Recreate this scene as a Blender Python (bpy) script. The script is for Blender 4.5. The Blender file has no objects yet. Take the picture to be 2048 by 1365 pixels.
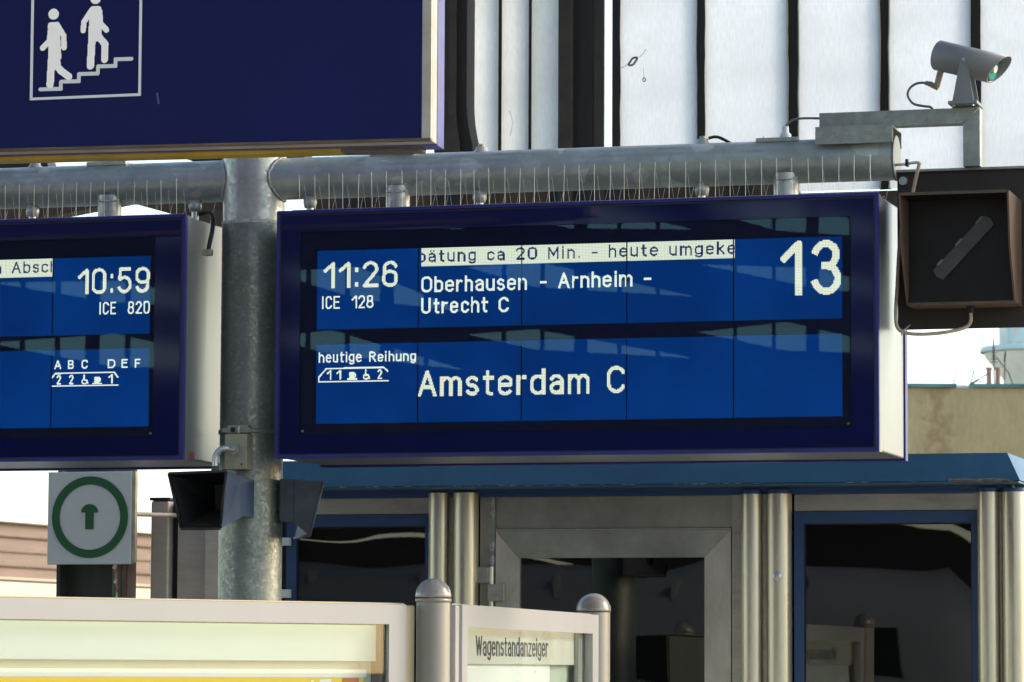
import bpy, bmesh, math, random
import numpy as np
from mathutils import Vector, Matrix

random.seed(7)
scene = bpy.context.scene
PI = math.pi

# ------------------------------------------------------------------ camera
cam_data = bpy.data.cameras.new("camera")
cam = bpy.data.objects.new("camera", cam_data)
scene.collection.objects.link(cam)
PITCH, ROLL = 0.0881, 0.0046
cam.location = (0, 0, 1.6)
Fw = Vector((0, math.cos(PITCH), math.sin(PITCH)))
Rt0 = Vector((1, 0, 0)); Up0 = Vector((0, -math.sin(PITCH), math.cos(PITCH)))
Rt = Rt0 * math.cos(ROLL) + Up0 * math.sin(ROLL)
Up = Up0 * math.cos(ROLL) - Rt0 * math.sin(ROLL)
cam.rotation_euler = Matrix((Rt, Up, -Fw)).transposed().to_euler()
cam_data.sensor_width = 36.0
cam_data.lens = 7400.0 / 2048.0 * 36.0
cam_data.clip_start = 0.1
cam_data.clip_end = 6000
cam_data.dof.use_dof = True
cam_data.dof.focus_distance = 14.4
cam_data.dof.aperture_fstop = 13.0
scene.camera = cam

# ------------------------------------------------------------------ sky, sun, exposure
SUN = Vector((0.86, 0.14, 0.44)).normalized()
world = bpy.data.worlds.new("World")
scene.world = world
world.use_nodes = True
wn = world.node_tree
bg = wn.nodes["Background"]
sky = wn.nodes.new("ShaderNodeTexSky")
sky.sky_type = 'NISHITA'
sky.sun_disc = False
sky.sun_elevation = math.asin(SUN.z)
sky.sun_rotation = math.atan2(SUN.x, SUN.y)
sky.air_density = 1.0
sky.dust_density = 1.2
sky.ozone_density = 1.0
tint = wn.nodes.new("ShaderNodeMix"); tint.data_type = 'RGBA'; tint.blend_type = 'MULTIPLY'
tint.inputs['Factor'].default_value = 1.0; tint.inputs['B'].default_value = (1.0, 0.98, 0.93, 1)     # warm white balance put into the sky colour, even all round
wn.links.new(sky.outputs[0], tint.inputs['A'])
wn.links.new(tint.outputs['Result'], bg.inputs[0])
bg.inputs[1].default_value = 0.15

sun_data = bpy.data.lights.new("sun", 'SUN')
sun_data.energy = 0.62
sun_data.angle = math.radians(14.0)
sun_data.color = (1.0, 0.95, 0.88)
sun = bpy.data.objects.new("sun", sun_data)
scene.collection.objects.link(sun)
sun.rotation_euler = SUN.to_track_quat('Z', 'Y').to_euler()
sun.location = (20, -15, 20)

scene.view_settings.view_transform = 'Standard'
scene.view_settings.look = 'None'
scene.view_settings.gamma = 1.0
scene.view_settings.use_curve_mapping = False
scene.view_settings.exposure = 1.42
scene.render.engine = 'CYCLES'
scene.cycles.max_bounces = 6
scene.cycles.diffuse_bounces = 3
scene.cycles.glossy_bounces = 3
scene.cycles.use_adaptive_sampling = True
scene.cycles.adaptive_threshold = 0.02
scene.cycles.transparent_max_bounces = 12
scene.cycles.sample_clamp_indirect = 4.0
scene.cycles.use_denoising = True

# ------------------------------------------------------------------ materials
MATS = {}
def mat(name, col, rough=0.5, metal=0.0, var=0.0, scale=4.0, stretch=(1, 1, 1), col2=None, bump=0.0,
        bscale=None, coat=0.0, emit=None, estr=0.0, spec=0.5, rvar=0.0, fine=0.0, detail=6.0):
    m = bpy.data.materials.new(name); m.use_nodes = True
    nt = m.node_tree; b = nt.nodes["Principled BSDF"]
    b.inputs['Base Color'].default_value = (*col, 1)
    b.inputs['Roughness'].default_value = rough
    b.inputs['Metallic'].default_value = metal
    b.inputs['Specular IOR Level'].default_value = spec
    b.inputs['Coat Weight'].default_value = coat
    b.inputs['Coat Roughness'].default_value = 0.05
    if emit:
        b.inputs['Emission Color'].default_value = (*emit, 1)
        b.inputs['Emission Strength'].default_value = estr
    if var or bump or rvar or fine:
        tc = nt.nodes.new("ShaderNodeTexCoord"); mp = nt.nodes.new("ShaderNodeMapping")
        mp.inputs['Scale'].default_value = stretch
        nt.links.new(tc.outputs['Object'], mp.inputs[0])
        n = nt.nodes.new("ShaderNodeTexNoise"); n.inputs['Scale'].default_value = scale
        n.inputs['Detail'].default_value = detail; n.inputs['Roughness'].default_value = 0.62
        nt.links.new(mp.outputs[0], n.inputs['Vector'])
        if var:
            r = nt.nodes.new("ShaderNodeValToRGB")
            c2 = col2 if col2 else tuple(min(1, c * (1 + var)) for c in col)
            c1 = tuple(c * (1 - var) for c in col) if not col2 else col
            r.color_ramp.elements[0].position = 0.33; r.color_ramp.elements[0].color = (*c1, 1)
            r.color_ramp.elements[1].position = 0.68; r.color_ramp.elements[1].color = (*c2, 1)
            nt.links.new(n.outputs['Fac'], r.inputs[0])
            last = r.outputs[0]
            if fine:
                n2 = nt.nodes.new("ShaderNodeTexNoise"); n2.inputs['Scale'].default_value = scale * 9
                n2.inputs['Detail'].default_value = 3
                nt.links.new(mp.outputs[0], n2.inputs['Vector'])
                mx = nt.nodes.new("ShaderNodeMix"); mx.data_type = 'RGBA'; mx.blend_type = 'OVERLAY'
                mx.inputs['Factor'].default_value = fine
                nt.links.new(last, mx.inputs['A']); nt.links.new(n2.outputs['Fac'], mx.inputs['B'])
                last = mx.outputs['Result']
            nt.links.new(last, b.inputs['Base Color'])
        if rvar:
            mr = nt.nodes.new("ShaderNodeMapRange")
            mr.inputs['From Min'].default_value = 0.3; mr.inputs['From Max'].default_value = 0.7
            mr.inputs['To Min'].default_value = max(0.02, rough - rvar); mr.inputs['To Max'].default_value = rough + rvar
            nt.links.new(n.outputs['Fac'], mr.inputs[0]); nt.links.new(mr.outputs[0], b.inputs['Roughness'])
        if bump:
            nb = n
            if bscale:
                nb = nt.nodes.new("ShaderNodeTexNoise"); nb.inputs['Scale'].default_value = bscale
                nb.inputs['Detail'].default_value = 4
                nt.links.new(mp.outputs[0], nb.inputs['Vector'])
            bp = nt.nodes.new("ShaderNodeBump"); bp.inputs['Strength'].default_value = bump
            bp.inputs['Distance'].default_value = 0.01
            nt.links.new(nb.outputs['Fac'], bp.inputs['Height']); nt.links.new(bp.outputs[0], b.inputs['Normal'])
    MATS[name] = m
    return m

def galv(name, col, spangle=0.25, rough=0.5, metal=0.55, scale=22, flake=0.4):
    """hot dip galvanised steel: crystal spangle, cloudy oxide, pale spots"""
    m = mat(name, col, rough, metal); nt = m.node_tree; b = nt.nodes["Principled BSDF"]
    tc = nt.nodes.new("ShaderNodeTexCoord")
    wob = nt.nodes.new("ShaderNodeTexNoise"); wob.inputs['Scale'].default_value = 9; wob.inputs['Detail'].default_value = 3
    nt.links.new(tc.outputs['Object'], wob.inputs['Vector'])
    add = nt.nodes.new("ShaderNodeVectorMath"); add.operation = 'MULTIPLY_ADD'
    nt.links.new(wob.outputs['Color'], add.inputs[0]); add.inputs[1].default_value = (0.05, 0.05, 0.05)
    nt.links.new(tc.outputs['Object'], add.inputs[2])
    vo = nt.nodes.new("ShaderNodeTexVoronoi"); vo.inputs['Scale'].default_value = scale
    nt.links.new(add.outputs[0], vo.inputs['Vector'])
    cl = nt.nodes.new("ShaderNodeTexNoise"); cl.inputs['Scale'].default_value = 3.2; cl.inputs['Detail'].default_value = 8
    cl.inputs['Roughness'].default_value = 0.68
    nt.links.new(tc.outputs['Object'], cl.inputs['Vector'])
    r1 = nt.nodes.new("ShaderNodeValToRGB")
    r1.color_ramp.elements[0].position = 0.3; r1.color_ramp.elements[0].color = (*[c * 0.72 for c in col], 1)
    r1.color_ramp.elements[1].position = 0.72; r1.color_ramp.elements[1].color = (*[min(1, c * 1.3) for c in col], 1)
    nt.links.new(cl.outputs['Fac'], r1.inputs[0])
    sep = nt.nodes.new("ShaderNodeSeparateColor"); nt.links.new(vo.outputs['Color'], sep.inputs[0])
    mr = nt.nodes.new("ShaderNodeMapRange"); mr.inputs['To Min'].default_value = 1 - spangle; mr.inputs['To Max'].default_value = 1 + spangle
    nt.links.new(sep.outputs[0], mr.inputs[0])
    mu = nt.nodes.new("ShaderNodeVectorMath"); mu.operation = 'SCALE'
    nt.links.new(r1.outputs[0], mu.inputs[0]); nt.links.new(mr.outputs[0], mu.inputs['Scale'])
    # bare bright flakes
    vo2 = nt.nodes.new("ShaderNodeTexVoronoi"); vo2.inputs['Scale'].default_value = scale * 0.75
    nt.links.new(add.outputs[0], vo2.inputs['Vector'])
    sp2 = nt.nodes.new("ShaderNodeSeparateColor"); nt.links.new(vo2.outputs['Color'], sp2.inputs[0])
    gt = nt.nodes.new("ShaderNodeMath"); gt.operation = 'GREATER_THAN'; gt.inputs[1].default_value = 0.93
    nt.links.new(sp2.outputs[1], gt.inputs[0])
    mx = nt.nodes.new("ShaderNodeMix"); mx.data_type = 'RGBA'
    mfac = nt.nodes.new("ShaderNodeMath"); mfac.operation = 'MULTIPLY'; mfac.inputs[1].default_value = flake
    nt.links.new(gt.outputs[0], mfac.inputs[0]); nt.links.new(mfac.outputs[0], mx.inputs['Factor'])
    nt.links.new(mu.outputs[0], mx.inputs['A']); mx.inputs['B'].default_value = (*[min(1, c * 1.7) for c in col], 1)
    nt.links.new(mx.outputs['Result'], b.inputs['Base Color'])
    rr = nt.nodes.new("ShaderNodeMapRange"); rr.inputs['To Min'].default_value = rough - 0.12; rr.inputs['To Max'].default_value = rough + 0.14
    nt.links.new(sep.outputs[1], rr.inputs[0]); nt.links.new(rr.outputs[0], b.inputs['Roughness'])
    return m

def glass(name, tint=(1, 1, 1), ior=1.5, wave=0.0, wscale=1.5, boost=(1, 1, 1), wstretch=(1, 1, 1), graze=0.85):
    """thin clean pane: transparent with a Fresnel reflection, optionally slightly wavy"""
    m = bpy.data.materials.new(name); m.use_nodes = True; nt = m.node_tree
    nt.nodes.remove(nt.nodes["Principled BSDF"]); out = nt.nodes["Material Output"]
    t = nt.nodes.new("ShaderNodeBsdfTransparent"); t.inputs[0].default_value = (*tint, 1)
    g = nt.nodes.new("ShaderNodeBsdfGlossy"); g.inputs['Roughness'].default_value = 0.0
    g.inputs['Color'].default_value = (*boost, 1)
    # Schlick reflectance from the angle of view, the same on both faces of the thin pane
    ge = nt.nodes.new("ShaderNodeNewGeometry"); dt = nt.nodes.new("ShaderNodeVectorMath"); dt.operation = 'DOT_PRODUCT'
    nt.links.new(ge.outputs['Normal'], dt.inputs[0]); nt.links.new(ge.outputs['Incoming'], dt.inputs[1])
    ab = nt.nodes.new("ShaderNodeMath"); ab.operation = 'ABSOLUTE'; nt.links.new(dt.outputs['Value'], ab.inputs[0])
    om = nt.nodes.new("ShaderNodeMath"); om.operation = 'SUBTRACT'; om.inputs[0].default_value = 1.0; nt.links.new(ab.outputs[0], om.inputs[1])
    pw5 = nt.nodes.new("ShaderNodeMath"); pw5.operation = 'POWER'; pw5.inputs[1].default_value = 5.0; nt.links.new(om.outputs[0], pw5.inputs[0])
    f0 = ((ior - 1) / (ior + 1)) ** 2
    fr = nt.nodes.new("ShaderNodeMapRange"); fr.inputs['To Min'].default_value = f0; fr.inputs['To Max'].default_value = graze
    nt.links.new(pw5.outputs[0], fr.inputs[0])
    mx = nt.nodes.new("ShaderNodeMixShader")
    nt.links.new(fr.outputs[0], mx.inputs[0]); nt.links.new(t.outputs[0], mx.inputs[1]); nt.links.new(g.outputs[0], mx.inputs[2])
    nt.links.new(mx.outputs[0], out.inputs[0])
    if wave:
        tc = nt.nodes.new("ShaderNodeTexCoord"); mp = nt.nodes.new("ShaderNodeMapping")
        mp.inputs['Scale'].default_value = wstretch
        n = nt.nodes.new("ShaderNodeTexNoise"); n.inputs['Scale'].default_value = wscale; n.inputs['Detail'].default_value = 1.0
        bp = nt.nodes.new("ShaderNodeBump"); bp.inputs['Strength'].default_value = 1.0; bp.inputs['Distance'].default_value = wave
        nt.links.new(tc.outputs['Object'], mp.inputs[0]); nt.links.new(mp.outputs[0], n.inputs['Vector'])
        nt.links.new(n.outputs['Fac'], bp.inputs['Height']); nt.links.new(bp.outputs[0], g.inputs['Normal'])
    MATS[name] = m
    return m

def emitter(name, col, strength, dots=0.0, pitch=0.0057, base=(0.02, 0.02, 0.02)):
    """lit LCD dots: fine grid of dark gaps between the dots"""
    m = mat(name, base, 0.6, emit=col, estr=strength, spec=0.0); nt = m.node_tree; b = nt.nodes["Principled BSDF"]
    if dots:
        tc = nt.nodes.new("ShaderNodeTexCoord"); sx = nt.nodes.new("ShaderNodeSeparateXYZ")
        nt.links.new(tc.outputs['Object'], sx.inputs[0])
        outs = []
        for ax in ('X', 'Z'):
            a = nt.nodes.new("ShaderNodeMath"); a.operation = 'MULTIPLY'; a.inputs[1].default_value = 2 * PI / pitch
            s = nt.nodes.new("ShaderNodeMath"); s.operation = 'SINE'
            nt.links.new(sx.outputs[ax], a.inputs[0]); nt.links.new(a.outputs[0], s.inputs[0]); outs.append(s)
        mn = nt.nodes.new("ShaderNodeMath"); mn.operation = 'MINIMUM'
        nt.links.new(outs[0].outputs[0], mn.inputs[0]); nt.links.new(outs[1].outputs[0], mn.inputs[1])
        mr = nt.nodes.new("ShaderNodeMapRange"); mr.inputs['From Min'].default_value = -1; mr.inputs['From Max'].default_value = 0.6
        mr.inputs['To Min'].default_value = strength * (1 - dots); mr.inputs['To Max'].default_value = strength
        nt.links.new(mn.outputs[0], mr.inputs[0]); nt.links.new(mr.outputs[0], b.inputs['Emission Strength'])
    return m

def frosted(name, col, trans=0.8, bump=0.4, dirt=0.25):
    """ribbed wired glass, lit from behind"""
    m = bpy.data.materials.new(name); m.use_nodes = True; nt = m.node_tree
    nt.nodes.remove(nt.nodes["Principled BSDF"]); out = nt.nodes["Material Output"]
    tr = nt.nodes.new("ShaderNodeBsdfTranslucent"); df = nt.nodes.new("ShaderNodeBsdfDiffuse")
    mx = nt.nodes.new("ShaderNodeMixShader"); mx.inputs[0].default_value = trans
    tc = nt.nodes.new("ShaderNodeTexCoord"); mp = nt.nodes.new("ShaderNodeMapping"); mp.inputs['Scale'].default_value = (30, 30, 5)
    n = nt.nodes.new("ShaderNodeTexNoise"); n.inputs['Scale'].default_value = 3.0; n.inputs['Detail'].default_value = 9; n.inputs['Roughness'].default_value = 0.7
    nt.links.new(tc.outputs['Object'], mp.inputs[0]); nt.links.new(mp.outputs[0], n.inputs['Vector'])
    n2 = nt.nodes.new("ShaderNodeTexNoise"); n2.inputs['Scale'].default_value = 2.2; n2.inputs['Detail'].default_value = 5
    nt.links.new(tc.outputs['Object'], n2.inputs['Vector'])
    mul = nt.nodes.new("ShaderNodeMath"); mul.operation = 'MULTIPLY'
    nt.links.new(n.outputs['Fac'], mul.inputs[0]); nt.links.new(n2.outputs['Fac'], mul.inputs[1])
    r = nt.nodes.new("ShaderNodeValToRGB")
    r.color_ramp.elements[0].position = 0.12; r.color_ramp.elements[0].color = (*[c * (1 - dirt) for c in col], 1)
    r.color_ramp.elements[1].position = 0.36; r.color_ramp.elements[1].color = (*col, 1)
    nt.links.new(mul.outputs[0], r.inputs[0])
    nt.links.new(r.outputs[0], tr.inputs[0]); nt.links.new(r.outputs[0], df.inputs[0])
    bp = nt.nodes.new("ShaderNodeBump"); bp.inputs['Strength'].default_value = bump; bp.inputs['Distance'].default_value = 0.01
    nt.links.new(n.outputs['Fac'], bp.inputs['Height']); nt.links.new(bp.outputs[0], tr.inputs['Normal']); nt.links.new(bp.outputs[0], df.inputs['Normal'])
    nt.links.new(df.outputs[0], mx.inputs[1]); nt.links.new(tr.outputs[0], mx.inputs[2]); nt.links.new(mx.outputs[0], out.inputs[0])
    MATS[name] = m
    return m

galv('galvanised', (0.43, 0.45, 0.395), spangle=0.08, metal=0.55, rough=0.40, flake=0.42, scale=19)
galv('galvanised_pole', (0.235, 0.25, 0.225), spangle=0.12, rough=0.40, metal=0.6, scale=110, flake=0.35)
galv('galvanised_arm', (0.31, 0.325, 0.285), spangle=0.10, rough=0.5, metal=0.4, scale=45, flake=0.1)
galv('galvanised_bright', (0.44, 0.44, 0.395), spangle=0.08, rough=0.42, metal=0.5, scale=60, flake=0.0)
mat('end_cap_grey', (0.20, 0.20, 0.185), 0.5, 0.4, var=0.12, scale=9)
mat('weld', (0.42, 0.43, 0.40), 0.6, 0.3, var=0.35, scale=60, bump=0.6)
mat('navy_glass', (0.0055, 0.0085, 0.056), 0.05, spec=0.30)
mat('navy_paint', (0.032, 0.034, 0.19), 0.36, spec=0.25, var=0.12, scale=8, rvar=0.06)
mat('navy_dark', (0.012, 0.012, 0.05), 0.35)
mat('window_black', (0.006, 0.008, 0.030), 0.4, spec=0.1)
mat('black', (0.008, 0.008, 0.009), 0.5)
mat('silver', (0.27, 0.27, 0.265), 0.34, 0.5, var=0.06, scale=3, stretch=(4, 4, 0.3), rvar=0.05)
mat('silver_dark', (0.34, 0.34, 0.33), 0.42, 0.4)
glass('display_glass', ior=1.36, boost=(0.32, 0.58, 0.66))
mat('lcd_blue', (0.003, 0.009, 0.035), 0.45, emit=(0.0006, 0.027, 0.150), estr=0.42, var=0.10, scale=3.0, spec=0.0)
nt_ = MATS['lcd_blue'].node_tree                     # uneven backlight of old modules
tc_ = nt_.nodes.new("ShaderNodeTexCoord"); nz_ = nt_.nodes.new("ShaderNodeTexNoise"); nz_.inputs['Scale'].default_value = 2.6; nz_.inputs['Detail'].default_value = 3
nt_.links.new(tc_.outputs['Object'], nz_.inputs['Vector'])
mr_ = nt_.nodes.new("ShaderNodeMapRange"); mr_.inputs['From Min'].default_value = 0.3; mr_.inputs['From Max'].default_value = 0.7
mr_.inputs['To Min'].default_value = 0.29; mr_.inputs['To Max'].default_value = 0.46
nt_.links.new(nz_.outputs['Fac'], mr_.inputs[0]); nt_.links.new(mr_.outputs[0], nt_.nodes["Principled BSDF"].inputs['Emission Strength'])
emitter('lcd_text', (0.86, 0.95, 0.76), 0.52, dots=0.6)
emitter('lcd_text_small', (0.82, 0.95, 0.84), 0.36, dots=0.0)
emitter('lcd_band', (0.82, 0.94, 0.76), 0.46, dots=0.5)
mat('lcd_dark', (0.004, 0.012, 0.05), 0.5, emit=(0.0035, 0.02, 0.10), estr=0.26)
mat('red_print', (0.65, 0.03, 0.02), 0.5)
mat('sign_blue', (0.0125, 0.0155, 0.092), 0.5, var=0.06, scale=2.0, rvar=0.05, spec=0.15)
mat('sign_white', (0.80, 0.76, 0.70), 0.55, var=0.05, scale=6, emit=(1.0, 0.93, 0.86), estr=0.10)
mat('sign_line', (0.66, 0.66, 0.63), 0.55, emit=(0.95, 1.0, 0.97), estr=0.05)
mat('scratch', (0.10, 0.11, 0.20), 0.6)
mat('cream_edge', (0.60, 0.55, 0.45), 0.45, var=0.16, scale=9, col2=(0.50, 0.40, 0.30))
mat('sign_violet', (0.13, 0.12, 0.30), 0.4, var=0.15, scale=12)
mat('brown_edge', (0.16, 0.115, 0.075), 0.45, 0.2, var=0.45, scale=5, stretch=(1, 4, 4))
mat('yellow_paint', (0.55, 0.36, 0.03), 0.5, var=0.25, scale=3)
mat('brown_paint', (0.030, 0.020, 0.013), 0.55, var=0.25, scale=5)
mat('hood_brown', (0.105, 0.066, 0.040), 0.6, var=0.22, scale=6, fine=0.2)
mat('hood_black', (0.0095, 0.007, 0.005), 0.38, var=0.3, scale=8, spec=0.35)
mat('lens_bar', (0.05, 0.05, 0.042), 0.36, var=0.25, scale=9, spec=0.7)
mat('lens_glint', (0.16, 0.16, 0.145), 0.15, spec=0.8)
mat('cable_beige', (0.50, 0.39, 0.27), 0.55, var=0.2, scale=20)
mat('cable_grey', (0.13, 0.135, 0.14), 0.5)
mat('cable_black', (0.012, 0.012, 0.012), 0.45)
mat('zinc_bolt', (0.55, 0.58, 0.60), 0.28, 0.8)
mat('spike_steel', (0.62, 0.58, 0.50), 0.32, 0.85)
mat('camera_grey', (0.235, 0.23, 0.22), 0.45, 0.1, var=0.08, scale=7, rvar=0.06)
mat('lens_green', (0.01, 0.33, 0.24), 0.12, spec=0.7)
mat('cream', (0.72, 0.68, 0.58), 0.4)
mat('brass', (0.30, 0.24, 0.16), 0.4, 0.6, var=0.3, scale=30)
mat('beige_box', (0.40, 0.37, 0.26), 0.5, var=0.14, scale=9, fine=0.2)
mat('conduit_silver', (0.62, 0.63, 0.62), 0.3, 0.55)
mat('horn_blue', (0.048, 0.082, 0.155), 0.55, var=0.3, scale=10, stretch=(2, 2, 0.5), fine=0.25)
mat('horn_grey', (0.075, 0.082, 0.10), 0.6, var=0.25, scale=12, fine=0.2)
mat('horn_black', (0.006, 0.006, 0.008), 0.55)
mat('horn_inside', (0.045, 0.03, 0.016), 0.7, var=0.7, scale=5)
mat('rust', (0.22, 0.10, 0.05), 0.8, var=0.5, scale=25)
mat('plate_white', (0.55, 0.555, 0.51), 0.5, var=0.05, scale=3)
mat('plate_edge', (0.40, 0.34, 0.24), 0.55, var=0.3, scale=12)
mat('sign_green', (0.008, 0.085, 0.022), 0.5, var=0.08, scale=4)
mat('post_green', (0.028, 0.034, 0.022), 0.55, var=0.35, scale=5, stretch=(3, 3, 0.3))
mat('post_green_light', (0.085, 0.10, 0.06), 0.5, var=0.3, scale=6, stretch=(3, 3, 0.3))
mat('rust_paint', (0.15, 0.09, 0.06), 0.65, var=0.4, scale=8, stretch=(2, 2, 0.5))
mat('peeling_pink', (0.45, 0.20, 0.15), 0.7, var=0.4, scale=30)
mat('stainless', (0.56, 0.50, 0.385), 0.34, 0.8, var=0.14, scale=5, stretch=(6, 6, 0.35), rvar=0.08, fine=0.15)
mat('stainless_flat', (0.43, 0.40, 0.33), 0.40, 0.75, var=0.16, scale=4, stretch=(0.8, 3, 3), rvar=0.08, fine=0.15)
mat('stainless_dull', (0.33, 0.315, 0.26), 0.45, 0.6, var=0.22, scale=2.5, rvar=0.08, fine=0.15)
mat('door_stile', (0.56, 0.50, 0.41), 0.36, 0.6, var=0.2, scale=3, stretch=(2, 2, 0.6), rvar=0.1, fine=0.15)
mat('cabinet_steel', (0.54, 0.46, 0.37), 0.42, 0.12, var=0.08, scale=4, stretch=(0.6, 1, 5), fine=0.15)
mat('stainless_bright', (0.55, 0.54, 0.49), 0.3, 0.7, var=0.08, scale=6)
mat('kiosk_blue', (0.024, 0.088, 0.145), 0.38, var=0.14, scale=3, rvar=0.08, fine=0.12)
mat('kiosk_trim_blue', (0.016, 0.055, 0.15), 0.4, var=0.1, scale=4)
mat('window_blue', (0.022, 0.058, 0.145), 0.42, var=0.08, scale=4)
mat('dirt_tan', (0.30, 0.21, 0.12), 0.8, var=0.4, scale=20)
mat('chipped_white', (0.42, 0.44, 0.44), 0.7)
mat('interior_dark', (0.012, 0.012, 0.013), 0.8)
glass('kiosk_glass', tint=(0.28, 0.30, 0.31), ior=1.65, wave=0.003, wscale=1.2)
mat('sticker_white', (0.62, 0.64, 0.62), 0.5)
mat('case_paint', (0.44, 0.42, 0.395), 0.4, 0.1, var=0.03, scale=3)
mat('case_side', (0.58, 0.47, 0.28), 0.42, 0.2)
mat('post_paint', (0.33, 0.30, 0.25), 0.38, 0.12, var=0.05, scale=4, stretch=(1, 1, 0.2))
mat('dome_paint', (0.30, 0.265, 0.22), 0.24, 0.15, coat=0.3)
mat('case_rubber', (0.03, 0.028, 0.02), 0.6)
mat('olive_edge', (0.055, 0.055, 0.035), 0.6, var=0.3, scale=60)
glass('case_glass', tint=(0.97, 0.99, 0.97), graze=0.35)
mat('header_green', (0.27, 0.37, 0.40), 0.5, emit=(0.78, 0.96, 0.80), estr=0.07)
mat('header_warm', (0.44, 0.43, 0.37), 0.5, emit=(1.0, 0.93, 0.78), estr=0.06)
mat('tube_green', (0.8, 0.8, 0.8), 0.5, emit=(0.70, 1.0, 0.66), estr=1.4)
mat('tube_warm', (0.8, 0.8, 0.8), 0.5, emit=(1.0, 0.82, 0.45), estr=1.6)
mat('case_back', (0.40, 0.46, 0.38), 0.6, var=0.05, scale=6)
mat('paper_white', (0.72, 0.73, 0.69), 0.7)
mat('poster_yellow', (0.78, 0.50, 0.02), 0.6)
mat('print_dark', (0.035, 0.035, 0.05), 0.6)
mat('logo_red', (0.50, 0.10, 0.03), 0.6)
frosted('frosted_glass', (0.80, 0.83, 0.845), 0.80, bump=0.05, dirt=0.20)
frosted('frosted_dirty', (0.84, 0.84, 0.79), 0.80, bump=0.05, dirt=0.2)
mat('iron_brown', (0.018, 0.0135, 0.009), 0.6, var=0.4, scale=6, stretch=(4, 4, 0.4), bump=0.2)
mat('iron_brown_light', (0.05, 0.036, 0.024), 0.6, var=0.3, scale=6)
mat('beam_brown', (0.06, 0.038, 0.022), 0.7, var=0.4, scale=3)
mat('putty', (0.45, 0.38, 0.28), 0.8)
mat('crack', (0.08, 0.08, 0.075), 0.5)
mat('parapet', (0.50, 0.375, 0.185), 0.85, var=0.14, scale=1.6, stretch=(1.5, 1, 0.5), fine=0.2)

mat('copper_teal', (0.10, 0.24, 0.22), 0.7, var=0.3, scale=2)
mat('hazed_teal', (0.55, 0.68, 0.64), 0.7)  # teal lightened towards white, haze put into the colour
mat('tower_stone', (0.74, 0.72, 0.60), 0.85, var=0.12, scale=0.6)  # near-white stone, distance haze included in the colour
mat('tower_white', (0.78, 0.78, 0.75), 0.8)
mat('chimney_pink', (0.42, 0.26, 0.21), 0.85, var=0.2, scale=5)
mat('antenna_dark', (0.06, 0.06, 0.06), 0.5)
mat('bridge_brown', (0.27, 0.19, 0.14), 0.75, var=0.14, scale=1.6, stretch=(0.4, 1, 4), fine=0.15)
mat('bridge_pale', (0.55, 0.43, 0.31), 0.7)
mat('concrete', (0.36, 0.33, 0.28), 0.85, var=0.15, scale=0.8, fine=0.2)
mat('ground_grey', (0.34, 0.29, 0.22), 0.9, var=0.2, scale=0.2)
mat('hall_dark', (0.035, 0.03, 0.026), 0.85, var=0.25, scale=0.5)
mat('hall_wall', (0.035, 0.034, 0.036), 0.85, var=0.3, scale=0.3)
mat('pale_train', (0.24, 0.255, 0.27), 0.4)
mat('roof_bead_grey', (0.13, 0.14, 0.15), 0.5)

# ------------------------------------------------------------------ frames and builders
class Frame:
    """u runs along a front, v away behind it, z up"""
    def __init__(self, ox, oy, th): self.o = Vector((ox, oy, 0)); self.th = th
    def world(self, u, v, z):
        c, s = math.cos(self.th), math.sin(self.th)
        return Vector((self.o.x + u * c + v * s, self.o.y - u * s + v * c, z))
GANTRY = Frame(-1.028, 14.6, 0.2806)      # mast, displays, kiosk and screen are all parallel
SIGN = Frame(-1.848, 13.2, 0.205)
CASE_A = Frame(-1.653, 12.0, -0.68)
CASE_B = Frame(-0.1732, 13.3, -1.344)
WORLD = Frame(0, 0, 0)
BASE = {}

def thing(name, label, cat, frame=WORLD, base=(0, 0, 0), group=None, kind=None):
    o = bpy.data.objects.new(name, None); scene.collection.objects.link(o)
    o.empty_display_size = 0.2
    o.location = frame.world(*base); o.rotation_euler = (0, 0, -frame.th)
    o["label"] = label; o["category"] = cat
    if group: o["group"] = group
    if kind: o["kind"] = kind
    BASE[o.name] = Vector(base)
    return o

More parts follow.
